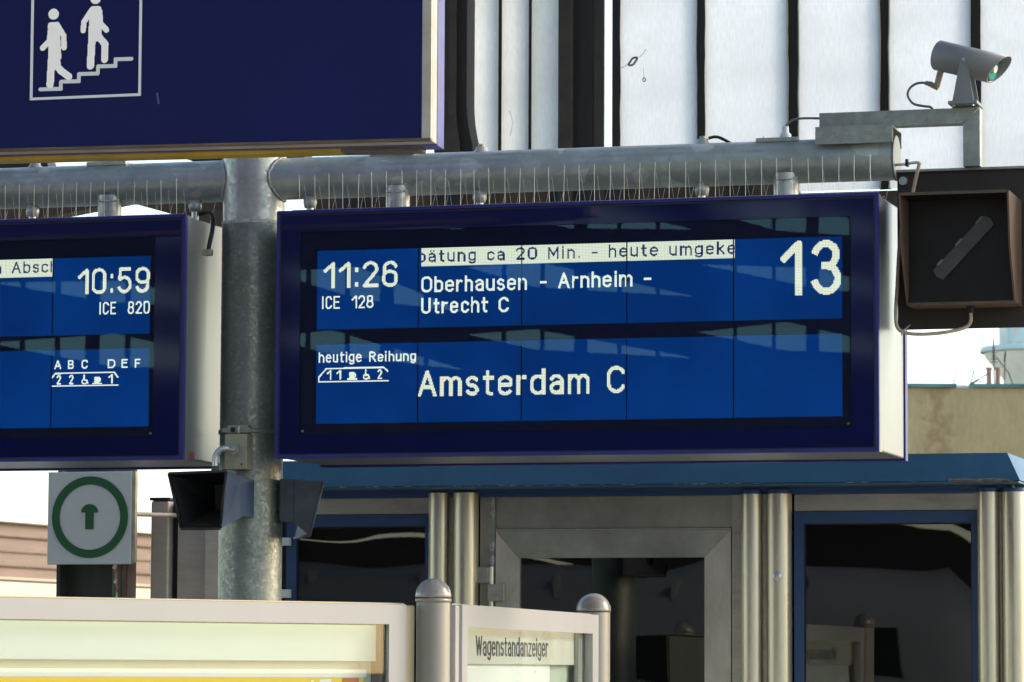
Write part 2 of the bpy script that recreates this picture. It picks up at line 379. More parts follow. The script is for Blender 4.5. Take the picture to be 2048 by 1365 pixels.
class MB:
    def __init__(self): self.bm = bmesh.new()
    def box(self, u0, u1, v0, v1, z0, z1, bev=0.0, seg=2):
        t = bmesh.new()
        bmesh.ops.create_cube(t, size=1.0)
        for w in t.verts:
            w.co = Vector(((u0 + u1) / 2 + w.co.x * (u1 - u0), (v0 + v1) / 2 + w.co.y * (v1 - v0), (z0 + z1) / 2 + w.co.z * (z1 - z0)))
        if bev:
            bmesh.ops.bevel(t, geom=list(t.edges), offset=bev, segments=seg, affect='EDGES', profile=0.5)
        self._join(t); return self
    def _join(self, t, smooth=False):
        me = bpy.data.meshes.new("tmp"); t.to_mesh(me); t.free()
        if smooth:
            for p in me.polygons: p.use_smooth = True
        self.bm.from_mesh(me); bpy.data.meshes.remove(me)
    def poly(self, pts, smooth=False):
        f = self.bm.faces.new([self.bm.verts.new(p) for p in pts]); f.smooth = smooth; return self
    def hexa(self, a, b):
        """solid between two quads a and b (same winding)"""
        A = [self.bm.verts.new(p) for p in a]; B = [self.bm.verts.new(p) for p in b]
        self.bm.faces.new(A[::-1]); self.bm.faces.new(B)
        for i in range(4):
            j = (i + 1) % 4
            self.bm.faces.new((A[i], A[j], B[j], B[i]))
        return self
    def prism(self, pts, v0, v1):
        """polygon in (u,z) given counter-clockwise seen from the front, from v0 (front) to v1"""
        n = len(pts)
        A = [self.bm.verts.new((u, v0, z)) for u, z in pts]; B = [self.bm.verts.new((u, v1, z)) for u, z in pts]
        self.bm.faces.new(A); self.bm.faces.new(B[::-1])
        for i in range(n):
            j = (i + 1) % n
            self.bm.faces.new((A[j], A[i], B[i], B[j]))
        return self
    def frame(self, u0, u1, z0, z1, v0, v1, wl, wr=None, wt=None, wb=None):
        """four mitred bars"""
        wr = wl if wr is None else wr; wt = wl if wt is None else wt; wb = wl if wb is None else wb
        o = [(u0, z0), (u1, z0), (u1, z1), (u0, z1)]
        i = [(u0 + wl, z0 + wb), (u1 - wr, z0 + wb), (u1 - wr, z1 - wt), (u0 + wl, z1 - wt)]
        for k in range(4):
            j = (k + 1) % 4
            self.prism([o[k], o[j], i[j], i[k]], v0, v1)
        return self
    def cyl(self, p0, p1, r0, r1=None, n=24, cap=True):
        r1 = r0 if r1 is None else r1
        p0 = Vector(p0); p1 = Vector(p1); d = (p1 - p0).normalized()
        a = d.orthogonal().normalized(); b = d.cross(a)
        A, B = [], []
        for k in range(n):
            t = 2 * PI * k / n; q = a * math.cos(t) + b * math.sin(t)
            A.append(self.bm.verts.new(p0 + q * r0)); B.append(self.bm.verts.new(p1 + q * r1))
        for k in range(n):
            j = (k + 1) % n
            f = self.bm.faces.new((A[k], A[j], B[j], B[k])); f.smooth = True
        if cap:
            self.bm.faces.new([self.bm.verts.new(w.co) for w in A][::-1]); self.bm.faces.new([self.bm.verts.new(w.co) for w in B])
        return self
    def tube(self, pts, r, n=8, sub=6, closed=False):
        P = [Vector(p) for p in pts]
        if sub > 1 and len(P) > 2:
            Q = []
            m = len(P)
            rng = range(m) if closed else range(m - 1)
            for i in rng:
                p0 = P[(i - 1) % m] if closed else P[max(i - 1, 0)]; p1 = P[i]; p2 = P[(i + 1) % m]
                p3 = P[(i + 2) % m] if closed else P[min(i + 2, m - 1)]
                for k in range(sub):
                    t = k / sub
                    Q.append(0.5 * ((2 * p1) + (p2 - p0) * t + (2 * p0 - 5 * p1 + 4 * p2 - p3) * t * t + (3 * p1 - p0 - 3 * p2 + p3) * t ** 3))
            if not closed: Q.append(P[-1])
            P = Q
        m = len(P); rings = []; up = None
        for i in range(m):
            if closed: d = (P[(i + 1) % m] - P[i - 1]).normalized()
            else: d = (P[min(i + 1, m - 1)] - P[max(i - 1, 0)]).normalized()
            if up is None: up = d.orthogonal().normalized()
            else:
                up = up - d * up.dot(d)
                up = up.normalized() if up.length > 1e-6 else d.orthogonal().normalized()
            s = d.cross(up)
            rings.append([self.bm.verts.new(P[i] + (up * math.cos(2 * PI * k / n) + s * math.sin(2 * PI * k / n)) * r) for k in range(n)])
        for i in range(m if closed else m - 1):
            A, B = rings[i], rings[(i + 1) % m]
            for k in range(n):
                j = (k + 1) % n
                f = self.bm.faces.new((A[k], A[j], B[j], B[k])); f.smooth = True
        if not closed:
            self.bm.faces.new(rings[0][::-1]); self.bm.faces.new(rings[-1])
        return self
    def lathe(self, prof, cu=0.0, cv=0.0, n=40):
        rings = []
        for r, z in prof:
            if r < 1e-6: rings.append([self.bm.verts.new((cu, cv, z))])
            else: rings.append([self.bm.verts.new((cu + r * math.cos(2 * PI * k / n), cv + r * math.sin(2 * PI * k / n), z)) for k in range(n)])
        for A, B in zip(rings, rings[1:]):
            for k in range(n):
                j = (k + 1) % n
                if len(A) == 1: vs = (A[0], B[j], B[k])
                elif len(B) == 1: vs = (A[k], A[j], B[0])
                else: vs = (A[k], A[j], B[j], B[k])
                f = self.bm.faces.new(vs); f.smooth = True
        return self
    def ring(self, cu, cz, ro, ri, v0, v1, n=64):
        for k in range(n):
            a0 = 2 * PI * k / n; a1 = 2 * PI * (k + 1) / n
            self.prism([(cu + ri * math.cos(a0), cz + ri * math.sin(a0)), (cu + ro * math.cos(a0), cz + ro * math.sin(a0)),
                        (cu + ro * math.cos(a1), cz + ro * math.sin(a1)), (cu + ri * math.cos(a1), cz + ri * math.sin(a1))], v0, v1)
        bmesh.ops.remove_doubles(self.bm, verts=self.bm.verts[:], dist=1e-6)
        return self
    def build(self, name, m, parent=None, label=None, flip=False):
        if parent is not None:
            p = parent
            while p.parent: p = p.parent
            b = BASE.get(p.name, Vector((0, 0, 0)))
            if b.length: bmesh.ops.translate(self.bm, vec=-b, verts=self.bm.verts[:])
        bmesh.ops.recalc_face_normals(self.bm, faces=self.bm.faces[:])
        me = bpy.data.meshes.new(name); self.bm.to_mesh(me); self.bm.free()
        me.materials.append(MATS[m] if isinstance(m, str) else m)
        o = bpy.data.objects.new(name, me); scene.collection.objects.link(o)
        o.parent = parent
        if label: o["label"] = label
        return o

def structure(o):
    o["kind"] = "structure"; return o

def copy_part(o, parent, loc=None):
    c = o.copy(); scene.collection.objects.link(c); c.parent = parent
    if loc is not None: c.location = loc
    return c

# ------------------------------------------------------------------ lettering: skeleton strokes, rasterised to dots
def arc(cx, cy, rx, ry, a0, a1, n=14):
    return [(cx + rx * math.cos(math.radians(a0 + (a1 - a0) * i / n)), cy + ry * math.sin(math.radians(a0 + (a1 - a0) * i / n))) for i in range(n + 1)]
def oval(x0, y0, x1, y1, r):
    return (arc(x1 - r, y1 - r, r, r, 0, 90, 6) + arc(x0 + r, y1 - r, r, r, 90, 180, 6) +
            arc(x0 + r, y0 + r, r, r, 180, 270, 6) + arc(x1 - r, y0 + r, r, r, 270, 360, 6) + [(x1, y1 - r)])
GL = {   # glyph: (advance, strokes); cap height 1, x height .72
 '0': (.50, [oval(0, 0, .50, 1, .22)]),
 '1': (.33, [[(0, .70), (.33, 1), (.33, 0)]]),
 '2': (.50, [arc(.25, .74, .25, .26, 165, -35) + [(0, 0), (.50, 0)]]),
 '3': (.52, [arc(.25, .765, .235, .235, 160, -80) + [(.22, .53)], [(.22, .53), (.30, .53)] + arc(.26, .265, .26, .265, 80, -160)]),
 '5': (.50, [[(.46, 1), (.06, 1), (.03, .56)] + arc(.24, .32, .26, .32, 125, -150)]),
 '6': (.50, [arc(.26, .72, .24, .28, 25, 180, 8) + [(.01, .32)] , oval(0, 0, .50, .60, .22)]),
 '8': (.50, [oval(.03, .52, .47, 1, .2), oval(0, 0, .50, .52, .22)]),
 '9': (.50, [arc(.24, .28, .24, .28, 205, 360, 8) + [(.49, .68)], oval(0, .40, .50, 1, .22)]),
 ':': (.06, [[(.03, .05), (.03, .09)], [(.03, .68), (.03, .72)]]),
 '.': (.06, [[(.03, .02), (.03, .05)]]),
 '-': (.28, [[(0, .42), (.28, .42)]]),
 ' ': (.24, []),
 'A': (.56, [[(0, 0), (.28, 1), (.56, 0)], [(.10, .33), (.46, .33)]]),
 'B': (.48, [[(0, 0), (0, 1), (.26, 1)] + arc(.26, .76, .2, .24, 90, -90, 8) + [(0, .52)], [(.26, .52)] + arc(.26, .26, .22, .26, 90, -90, 8) + [(0, 0)]]),
 'C': (.50, [arc(.26, .70, .25, .30, 20, 180, 10) + arc(.26, .30, .25, .30, 180, 340, 10)]),
 'D': (.52, [[(0, 0), (0, 1), (.22, 1)] + arc(.22, .70, .30, .30, 90, 0, 6) + arc(.22, .30, .30, .30, 0, -90, 6) + [(0, 0)]]),
 'E': (.44, [[(.44, 1), (0, 1), (0, 0), (.44, 0)], [(0, .53), (.38, .53)]]),
 'F': (.42, [[(.42, 1), (0, 1), (0, 0)], [(0, .52), (.36, .52)]]),
 'G': (.52, [arc(.26, .70, .25, .30, 25, 180, 10) + arc(.26, .30, .25, .30, 180, 360, 10) + [(.51, .48), (.30, .48)]]),
 'I': (.04, [[(.02, 0), (.02, 1)]]),
 'M': (.62, [[(0, 0), (0, 1), (.31, .28), (.62, 1), (.62, 0)]]),
 'O': (.54, [oval(0, 0, .54, 1, .25)]),
 'R': (.50, [[(0, 0), (0, 1), (.26, 1)] + arc(.26, .75, .22, .25, 90, -90, 8) + [(0, .50)], [(.26, .50), (.50, 0)]]),
 'U': (.50, [[(0, 1), (0, .25)] + arc(.25, .25, .25, .25, 180, 360, 10) + [(.50, 1)]]),
 'W': (.80, [[(0, 1), (.2, 0), (.4, .95), (.6, 0), (.8, 1)]]),
 'a': (.40, [arc(.19, .52, .20, .20, 155, 0, 8) + [(.39, 0)], [(.39, .43), (.20, .42)] + arc(.19, .21, .19, .21, 90, 270, 8) + [(.27, .01), (.39, .12)]]),
 'b': (.42, [[(0, 1), (0, 0)], oval(0, 0, .42, .72, .2)]),
 'c': (.38, [arc(.21, .50, .20, .22, 25, 180, 8) + arc(.21, .22, .20, .22, 180, 335, 8)]),
 'd': (.42, [[(.42, 1), (.42, 0)], oval(0, 0, .42, .72, .2)]),
 'e': (.42, [[(0, .38), (.42, .38), (.42, .50)] + arc(.21, .50, .21, .22, 0, 180, 8) + [(0, .22)] + arc(.21, .22, .21, .22, 180, 325, 8)]),
 'g': (.42, [oval(0, .04, .42, .72, .2), [(.42, .72), (.42, -.05)] + arc(.21, -.05, .21, .19, 0, -150, 8)]),
 'h': (.40, [[(0, 1), (0, 0)], [(0, .48)] + arc(.20, .51, .20, .21, 165, 0, 8) + [(.40, 0)]]),
 'i': (.04, [[(.02, .72), (.02, 0)], [(.02, .95), (.02, 1)]]),
 'k': (.38, [[(0, 1), (0, 0)], [(.36, .72), (0, .30)], [(.12, .44), (.38, 0)]]),
 'm': (.66, [[(0, .72), (0, 0)], [(0, .5)] + arc(.17, .54, .16, .18, 170, 0, 7) + [(.33, 0)], [(.33, .5)] + arc(.50, .54, .16, .18, 170, 0, 7) + [(.66, 0)]]),
 'n': (.40, [[(0, .72), (0, 0)], [(0, .48)] + arc(.20, .51, .20, .21, 165, 0, 8) + [(.40, 0)]]),
 'p': (.42, [[(0, .72), (0, -.24)], oval(0, 0, .42, .72, .2)]),
 'r': (.24, [[(0, .72), (0, 0)], [(0, .44)] + arc(.20, .50, .18, .20, 165, 75, 6)]),
 's': (.36, [arc(.18, .545, .17, .17, 30, 260, 9) + arc(.18, .19, .18, .19, 80, -150, 9)]),
 't': (.28, [[(.11, .95), (.11, .16)] + arc(.24, .14, .13, .14, 180, 280, 5), [(0, .70), (.28, .70)]]),
 'u': (.40, [[(0, .72), (0, .2)] + arc(.20, .2, .20, .20, 180, 350, 8), [(.40, .72), (.40, 0)]]),
 'z': (.36, [[(0, .71), (.36, .71), (0, 0), (.36, 0)]]),
}
GL['ä'] = (GL['a'][0], GL['a'][1] + [[(.10, .95), (.10, .98)], [(.29, .95), (.29, .98)]])

def strokes(text, u0, u1, zb, cap, gap=0.16):
    adv = 0.0; out = []
    for ch in text:
        w, st = GL[ch]
        for s in st: out.append([(x + adv, y) for x, y in s])
        adv += w + gap
    adv -= gap
    k = (u1 - u0) / adv
    return [[(u0 + x * k, zb + y * cap) for x, y in s] for s in out]

def raster(paths, pitch, clip=None, square=False):
    """paths: (polyline, radius). Returns rectangles (u0,u1,z0,z1) of lit dots merged along rows."""
    us = [p[0] for s, r in paths for p in s]; zs = [p[1] for s, r in paths for p in s]
    rm = max(r for s, r in paths)
    ua, ub, za, zb = min(us) - rm, max(us) + rm, min(zs) - rm, max(zs) + rm
    nu, nz = max(1, round((ub - ua) / pitch)), max(1, round((zb - za) / pitch))
    gu = ua + (np.arange(nu) + 0.5) * pitch; gz = za + (np.arange(nz) + 0.5) * pitch
    lit = np.zeros((nz, nu), bool)
    for s, r in paths:
        if len(s) == 1: s = [s[0], (s[0][0] + 1e-5, s[0][1])]
        for q, ((x0, y0), (x1, y1)) in enumerate(zip(s, s[1:])):
            i0 = max(0, int((min(x0, x1) - 1.5 * r - ua) / pitch) - 1); i1 = min(nu, int((max(x0, x1) + r - ua) / pitch) + 2)
            j0 = max(0, int((min(y0, y1) - r - za) / pitch) - 1); j1 = min(nz, int((max(y0, y1) + r - za) / pitch) + 2)
            if i1 <= i0 or j1 <= j0: continue
            X, Y = np.meshgrid(gu[i0:i1], gz[j0:j1])
            dx, dy = x1 - x0, y1 - y0; L = dx * dx + dy * dy + 1e-12
            tt = ((X - x0) * dx + (Y - y0) * dy) / L
            t = np.clip(tt, 0, 1)
            hit = (X - x0 - t * dx) ** 2 + (Y - y0 - t * dy) ** 2 <= r * r
            if square and L > 1e-8:
                e = r / math.sqrt(L); per = np.abs((X - x0) * dy - (Y - y0) * dx) / math.sqrt(L) <= r
                if q == 0: hit |= per & (tt > -e) & (tt < 0.5)
                if q == len(s) - 2: hit |= per & (tt < 1 + e) & (tt > 0.5)
            lit[j0:j1, i0:i1] |= hit
    out = []
    for j in range(nz):
        row = lit[j]; i = 0
        while i < nu:
            if row[i]:
                k = i
                while k < nu and row[k]: k += 1
                a, b = ua + i * pitch, ua + k * pitch
                if clip: a, b = max(a, clip[0]), min(b, clip[1])
                if b > a: out.append((a, b, za + j * pitch, za + (j + 1) * pitch))
                i = k
            else: i += 1
    return out

def print_on(rects, v, name, m, parent, axis='front', label=None):
    """flat print on a surface: front faces -v, back faces +v, side lies on a u=const face"""
    b = MB()
    for a, c, z0, z1 in rects:
        if axis == 'side': b.poly([(v, a, z0), (v, c, z0), (v, c, z1), (v, a, z1)])
        else: b.poly([(a, v, z0), (c, v, z0), (c, v, z1), (a, v, z1)])
    bmesh.ops.remove_doubles(b.bm, verts=b.bm.verts[:], dist=1e-7)
    return b.build(name, m, parent, label)

def lcd(text, u0, u1, zb, cap, stroke, pitch, v, name, m, parent, gap=0.16, clip=None, extra=None):
    r = stroke / 2
    p = [(s, r) for s in strokes(text, u0 + r, u1 - r, zb + r, cap - stroke, gap)]
    if extra: p += extra
    return print_on(raster(p, pitch, clip, True), v, name, m, parent)

# ================================================================== THE SETTING
g = MB(); g.poly([(-1500, -1500, -1.0), (1500, -1500, -1.0), (1500, 1500, -1.0), (-1500, 1500, -1.0)])
structure(g.build('ground', 'ground_grey'))
g = MB(); g.box(-14, 9, -70, 30, -0.9, 0.0)
structure(g.build('platform', 'concrete'))

# roof of the train shed over the platforms (out of frame, strips spaced to let sky light down)
g = MB()
for k in range(9):
    y = -33 + k * 6
    g.box(-70, 8.5, y, y + 2.9, 10.9, 11.2)
    g.box(-70, 8.4, y + 1.2, y + 1.5, 10.4, 10.898)
structure(g.build('shed_roof', 'hall_dark'))

# far end of the hall behind the camera: dark wall, lens openings above shaped for display reflections
HALL = Frame(-23.0, -35.0, 0.2806 + math.radians(11))
hall = thing('hall_end_screen', 'unseen dark end screen of the train hall, openings shaped for display reflections', 'screen', HALL, (0, 0, 0))
g = MB(); g.box(-32, 14, -0.4, 0, 0, 2.7); g.box(-32, 14, -0.4, 0, 4.8, 6.9)
g.box(-32, -13.5, -0.4, 0, 2.7, 4.8); g.box(-4.5, -0.6, -0.4, 0, 2.7, 4.8); g.box(1.4, 14, -0.4, 0, 2.7, 4.8)
for pts_, th_ in (([(-13.5, 4.42), (-11.2, 4.30), (-9.0, 4.02), (-6.8, 3.60), (-4.5, 2.95)], 0.09), ([(-0.6, 4.40), (0.1, 4.25), (0.7, 3.95), (1.1, 3.6), (1.4, 3.2)], 0.16)):
    g.prism([(pts_[0][0], 2.7), (pts_[-1][0], 2.7)] + pts_[::-1], -0.4, 0)                       # below the thin curved slit, shaped for bright arcs mirrored in the kiosk glass
    g.prism([(x_, z_ + th_ * (0.4 + 0.6 * math.sin(PI * i_ / 4))) for i_, (x_, z_) in enumerate(pts_)] + [(pts_[-1][0], 4.8), (pts_[0][0], 4.8)], -0.4, 0)
g.build('end_wall', 'hall_wall', hall)
def lens_cell(x0, x1, zl0, zl1, peak_l, peak_u, zb, zt, skew):
    xm = x0 + (x1 - x0) * skew
    low = MB(); low.prism([(x0, zb), (x1, zb), (x1, zl1), (xm, peak_l), (x0, zl0)], -0.35, -0.05); low.build('lower_infill', 'hall_wall', hall)
    up = MB(); up.prism([(x0, zl0 + 0.02), (xm, peak_u), (x1, zl1 + 0.02), (x1, zt), (x0, zt)], -0.35, -0.05); up.build('upper_infill', 'hall_wall', hall)
    n = max(3, int((x1 - x0) / 0.62))
    for i in range(1, n):
        x = x0 + (x1 - x0) * i / n
        w = 0.12 if i % 3 == 0 else 0.035
        b = MB(); b.box(x - w, x + w, -0.3, -0.12, max(zb, min(zl0, zl1, peak_l) - 0.1), min(zt, max(peak_u, zl0, zl1) + 0.1)); b.build('mullion', 'hall_dark', hall)
x = -32.0
rl = random.Random(12)
while x < 12:
    w = rl.uniform(3.6, 6.2)
    for zb, zt in ((6.9, 8.05), (8.05, 9.2), (9.2, 10.5)):
        m_ = (zb + zt) / 2 + rl.uniform(-0.12, 0.12)
        if rl.random() < 0.14:
            g = MB(); g.box(x, x + w, -0.35, -0.05, zb, zt); g.build('infill', 'hall_wall', hall)
            continue
        tl = rl.uniform(0.18, 0.40)
        pk = rl.uniform(0.3, 0.6)
        h = rl.uniform(0.24, 0.46)
        zc = m_ + tl - 2 * tl * pk
        lens_cell(x, x + w, min(m_ + tl, zt - 0.08), max(m_ - tl, zb + 0.06), max(zc - h * rl.uniform(0.3, 0.8), zb + 0.05), min(zc + h, zt - 0.05), zb, zt, pk)
    x += w
g = MB(); g.box(-32, 16, -0.35, -0.05, 10.5, 13.5); g.build('infill', 'hall_wall', hall)

# pale train added out of view to lighten the kiosk glass by reflection
trn = thing('reflection_train', 'added pale train with dark window band, out of view, for kiosk glass reflections', 'train', GANTRY, (-14, -38, -0.9))
prof_t = [(-1.4, -0.5), (-1.45, 1.2), (-1.38, 2.4), (-1.15, 2.9), (-0.7, 3.2), (0.0, 3.3), (0.7, 3.2), (1.15, 2.9), (1.38, 2.4), (1.45, 1.2), (1.4, -0.5)]
g = MB()
A_ = [g.bm.verts.new((-30, -38 + v, z)) for v, z in prof_t]; B_ = [g.bm.verts.new((-4.5, -38 + v, z)) for v, z in prof_t]
C_ = [g.bm.verts.new((-2.6, -38 + v * 0.7, -0.5 + (z + 0.5) * 0.62)) for v, z in prof_t]
for P_, Q_ in ((A_, B_), (B_, C_)):
    for i in range(10):
        f = g.bm.faces.new((P_[i], Q_[i], Q_[i + 1], P_[i + 1])); f.smooth = True
g.bm.faces.new(C_); g.bm.faces.new(A_[::-1]); g.build('body', 'pale_train', trn)
g = MB(); g.box(-30, -5.0, -36.58, -36.53, 1.35, 2.15); g.build('window_band', 'black', trn)
g = MB(); g.box(-30, -4.6, -36.56, -36.52, 0.75, 0.9); g.build('stripe', 'logo_red', trn)
for i in range(12):
    g = MB(); g.box(-29 + i * 2.05, -28.92 + i * 2.05, -37.05, -36.8, 2.85, 3.12); g.build('roof_rib', 'silver_dark', trn)

# ------------------------------------------------------------------ glazed screen of the hall, behind everything
V7 = 7.0
scr = thing('glazed_screen', 'tall screen of pale frosted panes between dark iron bars at the top right', 'glass wall', GANTRY, (0, V7, 4.3))
edges = [(-0.295, 0.164), (0.214, 0.703), (0.764, 1.240), (1.292, 1.764), (1.818, 2.28), (2.34, 2.82), (2.88, 3.36)]
for i, (a, b) in enumerate(edges):
    g = MB(); n = 46; L, Rr = [], []
    rr = random.Random(i + 11)
    za, zb = (4.45 if i < 2 else 4.335), 8.9
    oa = ob = 0.0
    for k in range(n + 1):
        z = za + (zb - za) * k / n if k > 30 else za + (k / 30) * 1.9
        if k > 30: z = za + 1.9 + (zb - za - 1.9) * (k - 30) / (n - 30)
        oa = 0.75 * oa + rr.uniform(-0.0022, 0.0022); ob = 0.75 * ob + rr.uniform(-0.0022, 0.0022)
        L.append((a + oa, z)); Rr.append((b + ob, z))
    for k in range(n):
        g.poly([(L[k][0], V7, L[k][1]), (Rr[k][0], V7, Rr[k][1]), (Rr[k + 1][0], V7, Rr[k + 1][1]), (L[k + 1][0], V7, L[k + 1][1])])
    g.build('pane', 'frosted_glass', scr)
    if i in (1, 2, 3):
        for lst, sg in ((L, -1), (Rr, 1)):
            if (i, sg) in ((1, 1), (2, -1), (2, 1), (3, -1)):
                t = MB(); t.tube([(x - sg * 0.002, V7 - 0.006, z) for x, z in lst[:31]], 0.004, 5, 1); t.build('putty_line', 'putty', scr)
for i, (a, b) in enumerate([(-0.347, -0.295), (0.164, 0.214), (0.703, 0.764), (1.240, 1.292), (1.764, 1.818), (2.28, 2.34), (2.82, 2.88)]):
    g = MB(); g.box(a - (0.002 if i == 0 else 0.008), b + 0.008, V7 + 0.012, V7 + 0.035, 4.45 if i < 3 else 4.335, 8.9); g.build('bar', 'iron_brown', scr)
# heavy beam at the foot of the screen
g = MB(); g.box(-2.22, 0.735, V7 + 0.04, V7 + 0.2, 3.95, 4.452); g.build('bottom_beam', 'beam_brown', scr)
g = MB(); g.box(0.737, 3.5, V7 + 0.04, V7 + 0.2, 3.95, 4.33); g.build('bottom_beam', 'beam_brown', scr)
for uu in (-2.0, -1.4, -0.72, -0.4, 0.35, 0.9):
    g = MB(); g.box(uu, uu + 0.12, V7 + 0.01, V7 + 0.039, 3.96, 4.30 if uu > 0.7 else 4.44); g.build('beam_stiffener', 'iron_brown', scr)
# shot hole and crack in one pane
g = MB()
g.tube([(-0.217 + 0.024 * math.cos(t) * (1 + 0.3 * math.sin(2 * t)), V7 - 0.012, 5.13 + 0.019 * math.sin(t) + 0.012 * math.cos(t)) for t in [i * 2 * PI / 10 for i in range(10)]], 0.006, 6, 4, True)
g.tube([(-0.18, V7 - 0.01, 5.155), (-0.155, V7 - 0.01, 5.175), (-0.14, V7 - 0.01, 5.20)], 0.0015, 5, 3)
g.tube([(-0.25, V7 - 0.01, 5.115), (-0.275, V7 - 0.01, 5.10), (-0.29, V7 - 0.01, 5.095)], 0.0015, 5, 3)
g.build('pane_crack', 'crack', scr)
g = MB(); g.tube([(-0.15 + 0.008 * math.cos(t), V7 - 0.01, 5.02 + 0.011 * math.sin(t)) for t in [i * PI / 3 for i in range(6)]], 0.003, 5, 3, True)
g.tube([(-0.15, V7 - 0.01, 5.033), (-0.155, V7 - 0.01, 5.09)], 0.001, 4, 1); g.build('pane_chip', 'crack', scr)

# boarded bay left of the screen: pale upright boards
brd = thing('boarded_bay', 'weathered pale upright glass strips between iron column and dark door post', 'panel', GANTRY, (-0.9, V7, 4.3))
for a, b in ((-1.40, -1.241), (-1.239, -1.039), (-1.018, -0.853), (-0.835, -0.655)):
    g = MB(); g.poly([(a, V7, 4.455), (b, V7, 4.455), (b, V7, 8.9), (a, V7, 8.9)]); g.build('strip', 'frosted_dirty', brd)
for a, b in ((-1.044, -1.013), (-0.858, -0.830)):
    g = MB(); g.box(a, b, V7 + 0.013, V7 + 0.038, 4.455, 8.9); g.build('bar', 'iron_brown', brd)
g = MB(); g.tube([(-0.965, V7 - 0.003, 4.72), (-0.95, V7 - 0.003, 4.80), (-0.972, V7 - 0.003, 4.87)], 0.0012, 4, 3); g.build('hair_crack', 'crack', brd)

# dark door post / boarded stile between boards and screen
dp = thing('iron_stile', 'broad dark brown iron stile beside the bright slit of daylight', 'post', GANTRY, (-0.5, V7, 4.3))
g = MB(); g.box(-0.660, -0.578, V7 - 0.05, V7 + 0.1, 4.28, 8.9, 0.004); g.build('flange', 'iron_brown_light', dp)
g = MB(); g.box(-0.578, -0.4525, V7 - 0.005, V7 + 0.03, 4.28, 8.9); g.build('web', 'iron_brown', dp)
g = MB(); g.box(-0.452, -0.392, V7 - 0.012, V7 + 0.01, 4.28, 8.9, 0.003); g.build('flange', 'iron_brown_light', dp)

# cast iron column with flared foot
col = thing('iron_column', 'dark cast iron column with flared foot behind the stairs sign', 'column', GANTRY, (-1.25, V7 - 0.2, 4.3))
def flare(z, w0, w1):
    t = max(0.0, min(1.0, (4.92 - z) / 0.28)); return w0 + (w1 - w0) * t ** 2.2
zs = [4.55, 4.62, 4.64, 4.70, 4.76, 4.82, 4.88, 4.94, 5.2, 9.0]
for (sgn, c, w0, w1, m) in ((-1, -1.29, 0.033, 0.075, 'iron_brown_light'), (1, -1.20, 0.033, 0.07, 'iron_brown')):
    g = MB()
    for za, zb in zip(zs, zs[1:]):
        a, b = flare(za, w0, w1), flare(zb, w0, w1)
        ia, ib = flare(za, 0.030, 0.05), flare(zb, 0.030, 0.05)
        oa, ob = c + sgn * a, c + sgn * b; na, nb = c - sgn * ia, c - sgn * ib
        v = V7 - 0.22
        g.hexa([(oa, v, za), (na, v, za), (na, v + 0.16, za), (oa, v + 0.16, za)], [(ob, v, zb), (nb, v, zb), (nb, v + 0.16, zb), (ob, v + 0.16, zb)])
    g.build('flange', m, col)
g = MB()
for za, zb in zip(zs, zs[1:]):
    a, b = flare(za, 0.018, 0.045), flare(zb, 0.018, 0.045)
    v = V7 - 0.26
    g.hexa([(-1.246 - a, v, za), (-1.246 + a, v, za), (-1.246 + a, v + 0.03, za), (-1.246 - a, v + 0.03, za)], [(-1.246 - b, v, zb), (-1.246 + b, v, zb), (-1.246 + b, v + 0.03, zb), (-1.246 - b, v + 0.03, zb)])
g.build('rib', 'iron_brown_light', col)
g = MB(); g.box(-1.40, -1.10, V7 - 0.26, V7 - 0.02, 4.50, 4.58, 0.01); g.build('foot', 'iron_brown', col)

# dark roof beams seen in the gaps left of the mast
tr = thing('roof_truss', 'dark roof truss beams against white sky left of the mast', 'truss', GANTRY, (-3.2, V7, 4.2))
g = MB(); g.prism([(-4.9, 4.17), (-3.38, 4.405), (-2.72, 4.215), (-2.72, 4.37), (-3.38, 4.56), (-4.9, 4.40)], V7, V7 + 0.15); g.build('gable_beam', 'beam_brown', tr)
g = MB(); g.prism([(-3.12, 4.695), (-2.3, 4.42), (-2.3, 4.83), (-3.12, 4.83)], V7 + 0.16, V7 + 0.3); g.build('brace', 'iron_brown', tr)
g = MB(); g.prism([(-4.8, 4.5), (-3.92, 4.5), (-3.98, 4.70), (-4.8, 4.73)], V7 + 0.16, V7 + 0.3); g.build('brace', 'iron_brown', tr)
g = MB(); g.box(-2.62, -2.57, V7 + 0.16, V7 + 0.2, 4.1, 4.6); g.build('hanger', 'iron_brown', tr)

# ------------------------------------------------------------------ far things
pm = MATS['parapet'].node_tree                       # one rusty run-off streak, with a ragged outline
tcn = pm.nodes.new("ShaderNodeTexCoord"); sxn = pm.nodes.new("ShaderNodeSeparateXYZ"); pm.links.new(tcn.outputs['Object'], sxn.inputs[0])
nsn = pm.nodes.new("ShaderNodeTexNoise"); nsn.inputs['Scale'].default_value = 5.0; nsn.inputs['Detail'].default_value = 6
pm.links.new(tcn.outputs['Object'], nsn.inputs['Vector'])
def mnode(op, a, b):
    n_ = pm.nodes.new("ShaderNodeMath"); n_.operation = op
    for k_, q in enumerate((a, b)):
        if isinstance(q, (int, float)): n_.inputs[k_].default_value = q
        else: pm.links.new(q, n_.inputs[k_])
    return n_.outputs[0]
dx_ = mnode('ABSOLUTE', mnode('ADD', mnode('SUBTRACT', sxn.outputs['X'], -1.80), mnode('MULTIPLY', mnode('SUBTRACT', nsn.outputs['Fac'], 0.5), 0.9)), 0)
fac_ = mnode('MULTIPLY', mnode('MAXIMUM', mnode('SUBTRACT', 1.0, mnode('MULTIPLY', dx_, 6.0)), 0.0), 0.75)
bsd = pm.nodes["Principled BSDF"]; old = bsd.inputs['Base Color'].links[0].from_socket
